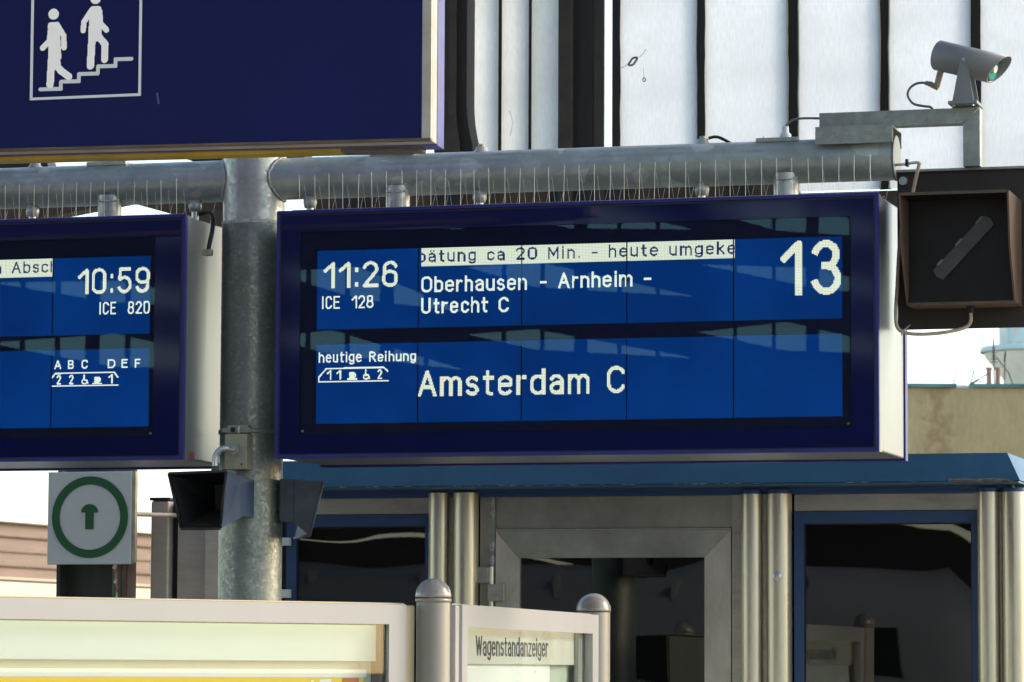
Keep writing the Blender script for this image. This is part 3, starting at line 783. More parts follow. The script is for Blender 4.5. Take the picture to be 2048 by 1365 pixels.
mxs = pm.nodes.new("ShaderNodeMix"); mxs.data_type = 'RGBA'; pm.links.new(fac_, mxs.inputs['Factor']); pm.links.new(old, mxs.inputs['A'])
mxs.inputs['B'].default_value = (0.30, 0.20, 0.09, 1); pm.links.new(mxs.outputs['Result'], bsd.inputs['Base Color'])
par = thing('parapet_wall', 'tan rendered parapet wall behind the kiosk roof at the right edge', 'wall', WORLD, (7, 45, 0))
g = MB(); g.box(2.6, 16, 45, 46, -0.9, 5.03); g.build('wall', 'parapet', par)
g = MB(); g.box(2.6, 5.42, 44.95, 46.05, 5.032, 5.075); g.box(5.62, 16, 44.95, 46.05, 5.032, 5.075); g.build('coping', 'copper_teal', par)

tw = thing('church_tower', 'cream stone tower with teal balcony rail at far right, haze put into its pale colours', 'tower', WORLD, (35.1, 250, 0))
g = MB(); g.lathe([(2.4, -0.9), (2.4, 18.5), (1.55, 19.6), (1.5, 20.6), (1.9, 21.4), (2.9, 22.6), (3.1, 23.0)], 35.1, 250, 40); g.build('corbel', 'tower_stone', tw)
g = MB(); g.lathe([(3.3, 23.02), (3.35, 23.05), (3.35, 23.25), (3.2, 23.4), (0, 23.42)], 35.1, 250, 40); g.build('balcony', 'hazed_teal', tw)
g = MB(); g.lathe([(2.05, 23.43), (2.05, 32), (0, 34)], 35.1, 250, 40); g.build('shaft', 'tower_stone', tw)
for k in range(5):
    a = -PI / 2 + (k - 2) * 0.42
    g = MB(); cx, cy = 35.1 + 2.06 * math.cos(a), 250 + 2.06 * math.sin(a)
    g.box(cx - 0.22, cx + 0.22, cy - 0.12, cy + 0.1, 23.6, 29); g.build('louvre', 'hazed_teal', tw)
for k in range(28):
    a = PI + k * PI / 27
    g = MB(); g.cyl((35.1 + 3.25 * math.cos(a), 250 + 3.25 * math.sin(a), 23.41), (35.1 + 3.25 * math.cos(a), 250 + 3.25 * math.sin(a), 24.3), 0.025, n=6); g.build('baluster', 'hazed_teal', tw)

ch = thing('chimney_stack', 'pinkish chimney pots with bristling aerials on top of the parapet', 'chimney', WORLD, (7.85, 60, 0))
g = MB(); g.box(7.4, 8.35, 60, 60.8, -0.9, 6.15); g.build('stack', 'chimney_pink', ch)
for cx in (7.80, 7.945):
    g = MB(); g.lathe([(0.045, 6.15), (0.04, 6.48), (0.055, 6.50), (0.055, 6.53), (0.03, 6.53)], cx, 60.3, 16); g.build('pot', 'chimney_pink', ch)
aer = thing('roof_aerial', 'thin dark television aerials and masts rising beside the chimney pots', 'aerial', WORLD, (7.87, 60.1, 6.15))
g = MB(); g.cyl((7.86, 60.1, 6.1), (7.855, 60.1, 6.98), 0.011, n=6); g.cyl((7.857, 60.1, 6.62), (7.857, 60.1, 6.85), 0.02, n=6); g.build('mast', 'antenna_dark', aer)
g = MB(); g.cyl((8.02, 60.1, 6.1), (8.045, 60.1, 6.80), 0.010, n=6); g.cyl((8.03, 60.1, 6.6), (8.045, 60.1, 6.76), 0.018, n=6); g.build('mast', 'antenna_dark', aer)
g = MB(); g.cyl((7.36, 60.1, 6.17), (7.78, 60.1, 6.42), 0.010, n=6); g.cyl((7.46, 60.1, 6.23), (7.6, 60.1, 6.31), 0.018, n=6); g.build('stay', 'antenna_dark', aer)
g = MB(); g.cyl((8.19, 60.1, 6.15), (8.10, 60.1, 6.42), 0.012, n=6); g.cyl((8.10, 60.1, 6.42), (7.9, 60.1, 6.68), 0.010, n=6); g.build('stay', 'antenna_dark', aer)
g = MB()
for i in range(5): g.cyl((7.80 + 0.01 * i, 60.1, 6.60 + 0.05 * i), (7.92 - 0.01 * i, 60.1, 6.60 + 0.05 * i), 0.006, n=5)
g.build('aerial_rods', 'antenna_dark', aer)
vt = thing('vent_pipe', 'small white roof vent with two thin wires on the parapet', 'vent', WORLD, (5.52, 45.4, 5.03))
g = MB(); g.box(5.43, 5.61, 45.35, 45.5, 5.03, 5.09, 0.01); g.build('vent_box', 'tower_white', vt)
g = MB(); g.cyl((5.42, 45.3, 5.06), (5.46, 45.3, 5.24), 0.006, n=6); g.build('wire', 'antenna_dark', vt)
g = MB(); g.cyl((5.62, 45.3, 5.06), (5.68, 45.3, 5.27), 0.007, n=6); g.build('wire', 'antenna_dark', vt)

BR = Frame(-8.28, 60.0, -math.atan2(5.4, 1.98))
br = thing('bridge_girder', 'long brown riveted bridge girder crossing white sky at the lower left', 'bridge', BR, (0, 0, 0))
for z0, z1, dv in ((3.70, 3.90, 0.0), (3.45, 3.695, 0.03), (3.22, 3.445, 0.0), (3.03, 3.215, 0.03)):
    g = MB(); g.box(-14, 40, dv, 0.6, z0, z1); g.build('plate_strake', 'bridge_brown', br)
for z in (3.215, 3.445, 3.695):
    g = MB(); g.box(-14, 40, -0.03, 0.02, z - 0.012, z + 0.012); g.build('joint_cover', 'rust_paint', br)
g = MB(); g.box(-14, 40, -0.16, 0.6, 2.985, 3.028); g.build('lower_flange', 'bridge_pale', br)
g = MB(); g.box(-14, 40, -0.12, 0.6, 3.902, 3.925); g.build('upper_flange', 'rust_paint', br)
for uu in (-13, 38):
    g = MB(); g.box(uu - 0.6, uu + 0.6, -0.1, 0.7, -0.9, 2.98); g.build('pier', 'concrete', br)

# ================================================================== KIOSK
KV = 2.82
kio = thing('platform_kiosk', 'stainless steel platform kiosk with blue roof, dark glass door and tube columns', 'kiosk', GANTRY, (0.9, KV + 1.2, 0))
g = MB(); g.box(-0.93, 2.62, KV + 2.3, KV + 2.36, 0, 2.40); g.box(-0.93, -0.87, KV + 0.1, KV + 2.3, 0, 2.40); g.box(2.58, 2.62, KV + 0.1, KV + 2.3, 0, 2.40)
g.box(-0.86, 2.57, KV + 0.2, KV + 2.29, 2.33, 2.39); g.box(-0.86, 2.57, KV + 0.2, KV + 2.29, 0, 0.03)
g.build('wall', 'interior_dark', kio)
# roof: fascia leaning outwards to its lower edge
def rect(u0, u1, v0, v1, z): return [(u0, v0, z), (u1, v0, z), (u1, v1, z), (u0, v1, z)]
g = MB(); g.hexa(rect(-0.95, 2.667, KV - 0.25, KV + 2.6, 2.436), rect(-0.885, 2.601, KV - 0.185, KV + 2.53, 2.562)); roof = g.build('roof', 'kiosk_blue', kio)
g = MB(); g.box(-0.945, 2.66, KV - 0.245, KV + 2.59, 2.426, 2.434); g.build('drip_edge', 'kiosk_blue', roof)
g = MB()
rr = random.Random(9)
for i in range(46):
    u = rr.choice([rr.uniform(-0.3, 1.4), rr.uniform(-0.8, 2.3)]); w = rr.uniform(0.004, 0.03)
    g.box(u, u + w, KV - 0.2475, KV - 0.2455, 2.4335 - 0.001, 2.4335 + rr.uniform(0.0005, 0.004))
g.build('chipped_edge', 'chipped_white', roof)
g = MB()
for i in range(30):
    u = 2.47 + rr.gauss(0, 0.09); w = rr.uniform(0.01, 0.06)
    if u + w > 2.64: continue
    g.box(u, u + w, KV - 0.249, KV - 0.2478, 2.430, 2.434 + rr.uniform(0.0, 0.012))
g.build('dirt_streak', 'dirt_tan', roof)
g = MB(); g.box(-0.92, 2.60, KV - 0.02, KV + 0.06, 2.414, 2.4255); g.box(-0.92, 2.60, KV + 0.0, KV + 0.05, 2.395, 2.4135); g.build('trim', 'kiosk_trim_blue', kio)
for cu, r in ((-0.094, 0.050), (0.037, 0.060), (1.404, 0.050), (1.530, 0.058), (2.487, 0.050), (2.603, 0.056)):
    c = MB(); c.cyl((cu, KV - 0.0, 0), (cu, KV - 0.0, 2.396), r, n=40, cap=False); cc = c.build('column', 'stainless', kio)
    c = MB(); c.cyl((cu, KV - 0.0, 2.396), (cu, KV - 0.0, 2.4135), r + 0.003, n=40); c.build('column_collar', 'kiosk_trim_blue' if cu > 1 else 'stainless', cc)
for u0, u1 in ((-0.05, -0.015), (1.447, 1.478), (2.53, 2.555)):
    c = MB(); c.box(u0, u1, KV + 0.01, KV + 0.05, 0, 2.395); st = c.build('cover_strip', 'stainless_flat', kio)
    c = MB(); c.cyl(((u0 + u1) / 2, KV + 0.009, 2.372), ((u0 + u1) / 2, KV + 0.003, 2.372), 0.007, n=10); c.build('rivet', 'silver_dark', st)
# dent in one column
c = MB(); c.lathe([(0.0, 0), (0.012, 0.0), (0.019, 0.004), (0.02, 0.006)], 0, 0, 20)
for w in c.bm.verts: w.co = Vector((1.530 + w.co.x, KV - 0.0615 + w.co.z * 0.9, 2.018 + w.co.y * 1.4))
c.build('dent', 'stainless_bright', kio)
# header panels
for u0, u1, z0 in ((-0.90, -0.146, 2.320), (1.590, 2.435, 2.320)):
    c = MB(); c.box(u0, u1, KV + 0.05, KV + 0.08, z0, 2.394); c.build('header_panel', 'stainless_flat', kio)
c = MB(); c.box(0.170, 1.300, KV + 0.05, KV + 0.08, 2.247, 2.394); c.build('header_panel', 'stainless_dull', kio)
c = MB(); c.box(0.098, 0.168, KV + 0.03, KV + 0.08, 0, 2.394); j = c.build('jamb', 'stainless_dull', kio)
for z in (2.372, 2.315, 2.168, 2.10):
    c = MB(); c.lathe([(0.0, 0), (0.010, 0.0), (0.014, 0.004)], 0, 0, 10)
    for w in c.bm.verts: w.co = Vector((0.155 + w.co.x, KV + 0.0265 + w.co.z, z + w.co.y * 2.0))
    c.build('weld_spot', 'weld', j)
c = MB(); c.box(1.302, 1.353, KV + 0.03, KV + 0.08, 0, 2.394); c.build('jamb', 'stainless_flat', kio)
# door
door = MB(); door.box(0.186, 1.282, KV + 0.070, KV + 0.082, 0.04, 0.16); door = door.build('door', 'stainless_dull', kio)
do = [(0.172, 0.03), (1.296, 0.03), (1.296, 2.238), (0.172, 2.238)]; di = [(0.284, 0.15), (1.172, 0.15), (1.172, 2.110), (0.284, 2.110)]
for k_ in range(4):
    j_ = (k_ + 1) % 4
    cen = Vector((sum(q[0] for q in (do[k_], do[j_], di[j_], di[k_])) / 4, sum(q[1] for q in (do[k_], do[j_], di[j_], di[k_])) / 4))
    qs = [tuple(Vector(q).lerp(cen, 0.0015 if k_ % 2 else 0.0)) for q in (do[k_], do[j_], di[j_], di[k_])]
    c = MB(); c.prism(qs, KV + (0.035 if k_ % 2 else 0.0365), KV + 0.0695); c.build('stile' if k_ % 2 else 'rail', 'door_stile' if k_ % 2 else 'stainless_dull', door)
c = MB(); c.box(0.172, 1.296, KV + 0.028, KV + 0.060, 2.2390, 2.2436); c.build('door_lip', 'stainless_bright', door)
c = MB(); c.box(1.2965, 1.3015, KV + 0.060, KV + 0.08, 0.02, 2.238); c.build('door_gap', 'black', door)
c = MB(); c.box(0.284, 1.172, KV + 0.055, KV + 0.063, 0.15, 2.110); c.build('door_glass', 'kiosk_glass', door)
c = MB(); c.box(0.284, 0.289, KV + 0.04, KV + 0.054, 0.15, 2.110); c.build('glazing_bead', 'stainless_bright', door)
c = MB(); c.box(0.092, 0.150, KV - 0.005, KV + 0.03, 1.993, 2.068, 0.003); h1 = c.build('hinge', 'stainless_flat', door)
c = MB(); c.cyl((0.160, KV + 0.008, 1.88), (0.160, KV + 0.008, 2.07), 0.011, n=14); c.build('hinge_pin', 'stainless_bright', h1)
c = MB(); c.box(0.146, 0.226, KV - 0.006, KV + 0.032, 1.908, 1.988, 0.003); c.build('hinge', 'stainless_flat', door)
# windows
for u0, u1, wl, wr, lab in ((-0.865, -0.158, 0.05, 0.016, None), (1.590, 2.435, 0.045, 0.030, None)):
    w = MB(); w.frame(u0, u1, 0.10, 2.317, KV + 0.04, KV + 0.09, wl, wr, 0.055, 0.06); w = w.build('window', 'window_blue', kio)
    c = MB(); c.box(u0 + wl, u1 - wr, KV + 0.06, KV + 0.068, 0.16, 2.262); c.build('window_glass', 'kiosk_glass', w)
    c = MB(); c.frame(u0 + wl, u1 - wr, 0.16, 2.262, KV + 0.054, KV + 0.0595, 0.006); c.build('window_gasket', 'black', w)
c = MB(); c.box(-0.905, -0.838, KV + 0.0, KV + 0.035, 2.172, 2.21, 0.003); c.build('window_latch', 'sticker_white', kio)
c = MB(); c.box(-0.905, -0.835, KV + 0.0, KV + 0.035, 1.925, 1.965, 0.003); c.build('window_latch', 'sticker_white', kio)

# stainless cabinet left of the mast
cab = thing('steel_cabinet', 'narrow stainless steel cabinet standing left of the galvanised mast', 'cabinet', GANTRY, (-1.3, KV + 0.3, 0))
c = MB(); c.box(-1.557, -1.463, KV + 0.04, KV + 0.14, 0, 2.392, 0.012, 3); pst = c.build('corner_post', 'cabinet_steel', cab)
c = MB(); c.box(-1.562, -1.458, KV + 0.035, KV + 0.145, 2.393, 2.407, 0.003); c.build('post_cap', 'navy_dark', pst)
c = MB(); c.box(-1.462, -1.428, KV + 0.10, KV + 0.6, 0, 2.39); c.build('gap_panel', 'black', cab)
c = MB(); c.box(-1.427, -1.275, KV + 0.07, KV + 0.6, 0, 2.39); c.build('side_panel', 'cabinet_steel', cab)
c = MB(); c.box(-1.274, -1.12, KV + 0.03, KV + 0.6, 0, 2.39, 0.004); c.build('front_panel', 'cabinet_steel', cab)

# column with green circle plate
gp = thing('green_column', 'dark green flaking steel column carrying the white arrow plate', 'column', GANTRY, (-1.74, 2.75, 0))
c = MB(); c.box(-1.935, -1.675, 2.74, 2.76, 0, 2.55); c.build('web', 'post_green', gp)
c = MB(); c.box(-1.670, -1.628, 2.66, 2.70, 0, 2.55, 0.004); c.build('flange', 'post_green_light', gp)
c = MB(); c.box(-1.626, -1.60, 2.67, 2.70, 0, 2.55); c.build('strip', 'rust_paint', gp)
c = MB(); c.box(-1.598, -1.555, 2.66, 2.69, 0, 2.55, 0.01); c.build('flange', 'rust_paint', gp)
c = MB(); c.box(-1.955, -1.936, 2.66, 2.94, 0, 2.55); c.build('flange', 'post_green', gp)
rr = random.Random(21)
for k in range(9):
    z = 2.075 - 0.017 * k; u = -1.652 + 0.001 * k + rr.uniform(-0.006, 0.006); w = max(0.004, 0.013 - 0.001 * k)
    c = MB(); c.prism([(u - w, z - 0.012), (u + w * 0.4, z - 0.02), (u + w, z + 0.002), (u + 0.2 * w, z + 0.014)], 2.655, 2.659); c.build('paint_flake', 'peeling_pink' if k % 4 else 'sticker_white', gp)
for k in range(5):
    z = 2.07 - 0.014 * k; u = -1.683 - 0.001 * k; w = 0.012 - 0.0018 * k
    c = MB(); c.prism([(u - w, z - 0.010), (u + w * 0.4, z - 0.016), (u + w, z + 0.004), (u, z + 0.012)], 2.733, 2.738); c.build('paint_flake', 'peeling_pink', gp)
ap = thing('arrow_plate', 'square white plate with green ring and blunt green up arrow', 'sign', GANTRY, (-1.76, 2.6, 2.08))
c = MB(); c.box(-1.980, -1.552, 2.60, 2.635, 2.080, 2.520, 0.004); c.build('plate', 'plate_white', ap)
c = MB(); c.box(-1.551, -1.534, 2.605, 2.635, 2.086, 2.520, 0.002); c.build('edge_strip', 'plate_edge', ap)
c = MB(); c.ring(-1.762, 2.304, 0.194, 0.155, 2.5965, 2.5985); c.build('green_ring', 'sign_green', ap)
hd = arc(-1.764, 2.326, 0.043, 0.040, 0, 180, 16)
c = MB(); c.prism(hd[:0] + [(-1.785, 2.246), (-1.743, 2.246), (-1.743, 2.326)] + hd + [(-1.785, 2.326)], 2.5965, 2.5985); c.build('green_arrow', 'sign_green', ap)
c = MB(); c.cyl((-1.56, 2.63, 2.318), (-1.40, KV + 0.1, 2.322), 0.011, n=12); c.build('tie_rod', 'plate_edge', ap)

# ================================================================== MAST
R = 0.1255
mast = thing('sign_mast', 'galvanised round mast with tubular cross arms carrying the displays', 'mast', GANTRY, (0, 0, 0))
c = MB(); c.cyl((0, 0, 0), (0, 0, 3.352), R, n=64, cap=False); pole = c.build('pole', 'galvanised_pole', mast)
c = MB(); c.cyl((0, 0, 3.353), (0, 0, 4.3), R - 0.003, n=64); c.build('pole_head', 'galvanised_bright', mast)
c = MB(); c.cyl((0, 0, 3.343), (0, 0, 3.357), R + 0.002, n=64); c.build('joint_ring', 'weld', mast)
ZP, RP = 3.527, 0.083
for sgn in (1, -1):
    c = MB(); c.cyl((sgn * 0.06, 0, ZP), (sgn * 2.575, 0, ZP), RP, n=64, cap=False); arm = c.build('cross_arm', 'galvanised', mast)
    c = MB(); c.cyl((sgn * 2.5752, 0, ZP), (sgn * 2.583, 0, ZP), RP + 0.003, n=64); c.build('end_cap', 'end_cap_grey', arm)
    w = MB(); pts = []
    for k in range(48):
        t = 2 * PI * k / 48; v = (RP + 0.003) * math.cos(t); z = ZP + (RP + 0.003) * math.sin(t)
        pts.append((sgn * math.sqrt(R * R - v * v) + sgn * random.uniform(-0.002, 0.003), v, z + random.uniform(-0.002, 0.002)))
    w.tube(pts, 0.006, 6, 2, True); w.build('weld_bead', 'weld', arm)
    for uu in ((0.612, 2.162) if sgn > 0 else (-0.602, -2.162)):
        c = MB(); c.cyl((uu, -0.035, 3.362), (uu, -0.035, 3.478), 0.047, n=32, cap=False); s = c.build('hanger_stub', 'galvanised_bright', arm)
        c = MB(); c.tube([(uu + 0.048 * math.cos(t), -0.035 + 0.048 * math.sin(t), 3.462 + 0.012 * math.sin(t)) for t in [i * PI / 8 for i in range(16)]], 0.004, 6, 2, True); c.build('stub_weld', 'weld', s)
        c = MB(); c.cyl((uu - 0.022, -0.09, 3.364), (uu - 0.022, -0.09, 3.38), 0.010, n=6); c.build('stub_bolt', 'stainless_bright', s)
    for uu in ((0.243, 0.942, 1.830) if sgn > 0 else (-0.942, -0.241, -1.83)):
        c = MB(); c.lathe([(0.0, 3.452), (0.026, 3.452), (0.027, 3.425), (0.022, 3.405), (0.0, 3.405)], uu, -0.02, 20); s = c.build('gland', 'galvanised_bright', arm)
        c = MB(); c.cyl((uu, -0.02, 3.36), (uu, -0.02, 3.405), 0.014, n=12); c.build('gland_nut', 'stainless_bright', s)
    for uu in ((0.942, 1.830) if sgn > 0 else (-0.942,)):
        c = MB(); c.lathe([(0.034, ZP + RP - 0.012), (0.028, ZP + RP + 0.004), (0.022, ZP + RP + 0.008), (0.022, ZP + RP + 0.016), (0.0, ZP + RP + 0.016)], uu, 0, 20); s = c.build('boss', 'galvanised_bright', arm)
        c = MB(); c.lathe([(0.014, ZP + RP + 0.016), (0.014, ZP + RP + 0.028), (0.0, ZP + RP + 0.030)], uu, 0, 6); c.build('boss_bolt', 'beige_box', s)
    for u0, u1 in (((0.494, 0.680), (2.044, 2.213)) if sgn > 0 else ((-0.704, -0.531),)):
        c = MB(); c.box(u0, u1, -0.045, 0.045, ZP + RP - 0.010, ZP + RP + 0.008, 0.007, 3); s = c.build('cover_plate', 'galvanised', arm)
        c = MB(); c.cyl((u0 + 0.03, -0.02, ZP + RP + 0.008), (u0 + 0.03, -0.02, ZP + RP + 0.016), 0.005, n=8); c.build('cover_screw', 'zinc_bolt', s)
c = MB(); c.lathe([(0.022, 3.618), (0.022, 3.632), (0.013, 3.640), (0.013, 3.662), (0, 3.664)], 2.155, -0.01, 16); c.build('cable_gland', 'sticker_white', mast)
cb = thing('coax_cable', 'short grey cable looping from pipe gland into the camera arm', 'cable', GANTRY, (2.2, 0, 3.65))
c = MB(); c.tube([(2.155, -0.01, 3.655), (2.163, -0.01, 3.672), (2.185, -0.012, 3.686), (2.225, -0.015, 3.691), (2.30, -0.02, 3.687)], 0.0045, 8, 6); c.build('sheath', 'cable_grey', cb)
cb = thing('boss_cable', 'stubby black cable leaving the bolt on top of the right arm', 'cable', GANTRY, (1.88, 0, 3.62))
c = MB(); c.tube([(1.852, 0, 3.63), (1.88, 0, 3.634), (1.905, 0, 3.626), (1.94, 0.0, 3.606)], 0.006, 8, 6); c.build('sheath', 'cable_black', cb)
cb = thing('plate_wire', 'thin pale wire curling off the cover plate under the sign corner', 'cable', GANTRY, (0.7, 0, 3.62))
c = MB(); c.tube([(0.672, -0.04, 3.605), (0.69, -0.04, 3.622), (0.70, -0.04, 3.630), (0.725, -0.04, 3.622), (0.748, -0.04, 3.633)], 0.0022, 6, 6); c.build('sheath', 'stainless_bright', cb)
cb = thing('feed_cable', 'black cable arching from left arm gland down behind the left display', 'cable', GANTRY, (-0.2, 0, 3.3))
c = MB(); c.tube([(-0.225, -0.02, 3.395), (-0.185, -0.02, 3.400), (-0.150, -0.06, 3.375), (-0.133, -0.11, 3.32), (-0.135, -0.13, 3.27), (-0.142, -0.13, 3.235)], 0.009, 8, 6); c.build('sheath', 'cable_black', cb)
c = MB(); c.box(-0.165, -0.128, -0.14, -0.11, 3.215, 3.24, 0.003); c.build('cable_clip', 'beige_box', cb)

# ================================================================== DEPARTURE DISPLAYS
VF = -0.30
def display(name, label, u0, u1, lu0, lu1, right_side_text=None):
    d = thing(name, label, 'departure board', GANTRY, ((u0 + u1) / 2, 0, 2.40), 'departure boards hanging on the mast')
    z0, z1 = 2.400, 3.361
    c = MB(); c.box(u0 + 0.004, u1 - 0.004, -0.236, 0.246, z0 + 0.003, z1 - 0.004, 0.006); c.build('housing', 'silver', d)
    c = MB(); c.frame(u0 + 0.001, u1 - 0.001, z0, z1 - 0.002, -0.274, -0.240, 0.06); c.build('front_collar', 'silver', d)
    c = MB(); c.box(u0 + 0.06, u1 - 0.06, -0.262, -0.2565, z0 + 0.06, z1 - 0.06); c.build('back_board', 'black', d)
    c = MB(); c.frame(u0 - 0.002, u1 + 0.002, z0 - 0.004, z1 + 0.002, 0.250, 0.300, 0.08); rd = c.build('rear_door', 'navy_paint', d)
    c = MB(); c.box(u0 + 0.078, u1 - 0.078, 0.256, 0.285, z0 + 0.075, z1 - 0.078); c.build('rear_glass', 'navy_glass', rd)
    wu0, wu1, wz0, wz1 = lu0 - 0.064, lu1 + 0.035, 2.491, 3.275
    if right_side_text: wu0, wu1 = lu0 - 0.035, lu1 + 0.022
    fd = MB(); fd.frame(u0, u1, z0, z1, VF + 0.001, -0.276, 0.012); fd = fd.build('front_door', 'navy_paint', d)
    c = MB(); c.frame(u0 + 0.012, u1 - 0.012, z0 + 0.010, z1 - 0.014, VF + 0.0015, -0.279, 0.007); c.build('door_gasket', 'black', fd)
    c = MB(); c.frame(u0 + 0.019, u1 - 0.019, z0 + 0.017, z1 - 0.021, VF + 0.002, -0.28, wu0 - u0 - 0.019, u1 - 0.019 - wu1, z1 - 0.021 - wz1, wz0 - z0 - 0.017)
    c.build('printed_border', 'navy_glass', fd)
    c = MB(); c.box(wu0 + 0.0005, wu1 - 0.0005, VF + 0.004, VF + 0.008, wz0 + 0.0005, wz1 - 0.0005); c.build('window_glass', 'display_glass', fd)
    c = MB(); c.frame(wu0, wu1, wz0, wz1, -0.2895, -0.2635, lu0 - wu0, wu1 - lu1, wz1 - 3.203, 2.532 - wz0); c.build('mask', 'window_black', d)
    c = MB(); c.box(lu0, lu1, -0.2893, -0.2636, 2.8395, 2.8955); c.build('centre_bar', 'window_black', d)
    for cu in (wu0 + 0.013, wu1 - 0.013):
        c = MB(); c.cyl((cu, -0.2905, 2.505), (cu, -0.2896, 2.505), 0.005, n=10); c.build('screw', 'brass', d)
    pw = (lu1 - lu0) / 5
    for zr0, zr1 in ((2.8965, 3.202), (2.533, 2.8385)):
        for k in range(5):
            c = MB(); c.box(lu0 + k * pw + 0.0015, lu0 + (k + 1) * pw - 0.0015, -0.286, -0.264, zr0, zr1); c.build('lcd_panel', 'lcd_blue', d)
        for k in range(1, 5):
            uu = lu0 + k * pw
            c = MB(); c.box(uu - 0.0022, uu + 0.0022, -0.2885, -0.2862, zr0 + 0.0005, zr1 - 0.0005); c.build('panel_seam', 'window_black', d)
    return d, pw
VT = -0.2868
VB = -0.2866
PX = 0.0057
PS = 0.0029

dR, pw = display('departure_display', 'blue departure board to Amsterdam with delay ticker and platform number 13', 0.2045, 2.5645, 0.366, 2.426)
lcd('11:26', 0.394, 0.695, 3.056, 0.101, 0.0130, PX * 0.62, VT, 'time_text', 'lcd_text', dR, gap=0.29)
lcd('ICE  128', 0.388, 0.597, 2.976, 0.050, 0.0064, PS, VT, 'train_number_text', 'lcd_text_small', dR, gap=0.28)
c = MB(); c.poly([(0.789, VB, 3.1315), (2.0185, VB, 3.1315), (2.0185, VB, 3.2015), (0.789, VB, 3.2015)]); c.build('ticker_band', 'lcd_band', dR)
lcd('pätung ca 20 Min. - heute umgeke', 0.775, 2.022, 3.147, 0.047, 0.0066, PS, -0.28705, 'ticker_text', 'lcd_dark', dR, gap=0.32, clip=(0.7895, 2.0180))
lcd('Oberhausen', 0.790, 1.210, 3.031, 0.061, 0.0086, PS, VT, 'stop_text', 'lcd_text_small', dR, gap=0.28)
lcd('-', 1.262, 1.289, 3.035, 0.056, 0.010, PS, VT, 'stop_text', 'lcd_text_small', dR)
lcd('Arnheim', 1.334, 1.624, 3.034, 0.060, 0.0086, PS, VT, 'stop_text', 'lcd_text_small', dR, gap=0.28)
lcd('-', 1.668, 1.696, 3.038, 0.056, 0.010, PS, VT, 'stop_text', 'lcd_text_small', dR)
lcd('Utrecht', 0.790, 1.056, 2.949, 0.060, 0.0086, PS, VT, 'stop_text', 'lcd_text_small', dR, gap=0.30)
lcd('C', 1.098, 1.139, 2.948, 0.058, 0.0086, PS, VT, 'stop_text', 'lcd_text_small', dR)
lcd('13', 2.193, 2.423, 2.985, 0.205, 0.0262, PX * 0.8, VT, 'platform_number_text', 'lcd_text', dR, gap=0.36)
lcd('heutige', 0.377, 0.552, 2.768, 0.042, 0.0062, PS, VT, 'note_text', 'lcd_text_small', dR, gap=0.30)
lcd('Reihung', 0.582, 0.771, 2.768, 0.040, 0.0062, PS, VT, 'note_text', 'lcd_text_small', dR, gap=0.30)
lcd('Amsterdam', 0.779, 1.458, 2.631, 0.101, 0.0136, PX * 0.7, VT, 'destination_text', 'lcd_text', dR, gap=0.27)
lcd('C', 1.525, 1.596, 2.632, 0.103, 0.0136, PX * 0.7, VT, 'destination_text', 'lcd_text', dR)
def shift(paths, u, z, k): return [([(u + x * k, z + y * k) for x, y in s], r) for s, r in paths]
CUP = lambda r: [([(-.45, 0), (.55, 0)], r), ([(-.18, .18), (.22, .18)], r * 1.5), ([(-.18, .42), (.22, .42)], r * 1.5), ([(-.18, .62), (.22, .62)], r * 1.4), (arc(.28, .42, .16, .2, 80, -80, 6), r * 0.8)]
CHAIR = lambda r: [([(-.05, .95), (-.04, .96)], r * 1.3), ([(-.05, .75), (-.03, .40), (.28, .40), (.40, .05)], r), (arc(.0, .24, .30, .26, 130, 350, 12), r * 0.9)]
def digits(ch, u, z, h, r): return [(s, r) for s in strokes(ch, u - h * 0.2, u + h * 0.2, z, h)]
r = 0.0030
p = [([(0.378, 2.694), (0.658, 2.694)], r * 1.1), ([(0.378, 2.700), (0.378, 2.712), (0.409, 2.745), (0.641, 2.746), (0.657, 2.731)], r)]
p += digits('1', 0.420, 2.704, 0.032, r) + digits('1', 0.459, 2.704, 0.032, r) + digits('2', 0.625, 2.704, 0.032, r)
p += shift(CUP(r), 0.512, 2.703, 0.036) + shift(CHAIR(r), 0.570, 2.703, 0.034)
print_on(raster(p, 0.0024), VT, 'coach_diagram', 'lcd_text_small', dR)

dL, pw2 = display('departure_display', 'left departure board showing ten fifty-nine cut off by the picture edge', -2.5335, -0.1735, -2.385, -0.3215, True)
dL["label"] = 'left departure board showing time 10:59 beside the galvanised mast'
lcd('10:59', -0.628, -0.325, 3.057, 0.101, 0.0130, PX * 0.62, VT, 'time_text', 'lcd_text', dL, gap=0.29)
lcd('ICE  820', -0.536, -0.324, 2.975, 0.050, 0.0064, PS, VT, 'train_number_text', 'lcd_text_small', dL, gap=0.30)
eb = -2.385 + 4 * pw2 - 0.003
c = MB(); c.poly([(-1.9, VB, 3.1305), (eb, VB, 3.1305), (eb, VB, 3.202), (-1.9, VB, 3.202)]); c.build('ticker_band', 'lcd_band', dL)
lcd('Absch', -0.911, -0.716, 3.147, 0.047, 0.0066, PS, -0.28705, 'ticker_text', 'lcd_dark', dL, gap=0.30, clip=(-1.2, eb - 0.0005))
lcd('n', -0.988, -0.957, 3.147, 0.047, 0.0066, PS, -0.28705, 'ticker_text', 'lcd_dark', dL)
for chh, a, b in (('A', -0.723, -0.693), ('B', -0.665, -0.640), ('C', -0.608, -0.581), ('D', -0.497, -0.466), ('E', -0.439, -0.414), ('F', -0.383, -0.360)):
    lcd(chh, a, b, 2.763, 0.036, 0.0058, PS, VT, 'sector_text', 'lcd_text_small', dL)
p = [([(-0.734, 2.696), (-0.453, 2.696)], r * 1.1), ([(-0.734, 2.727), (-0.718, 2.746), (-0.469, 2.747), (-0.454, 2.727)], r)]
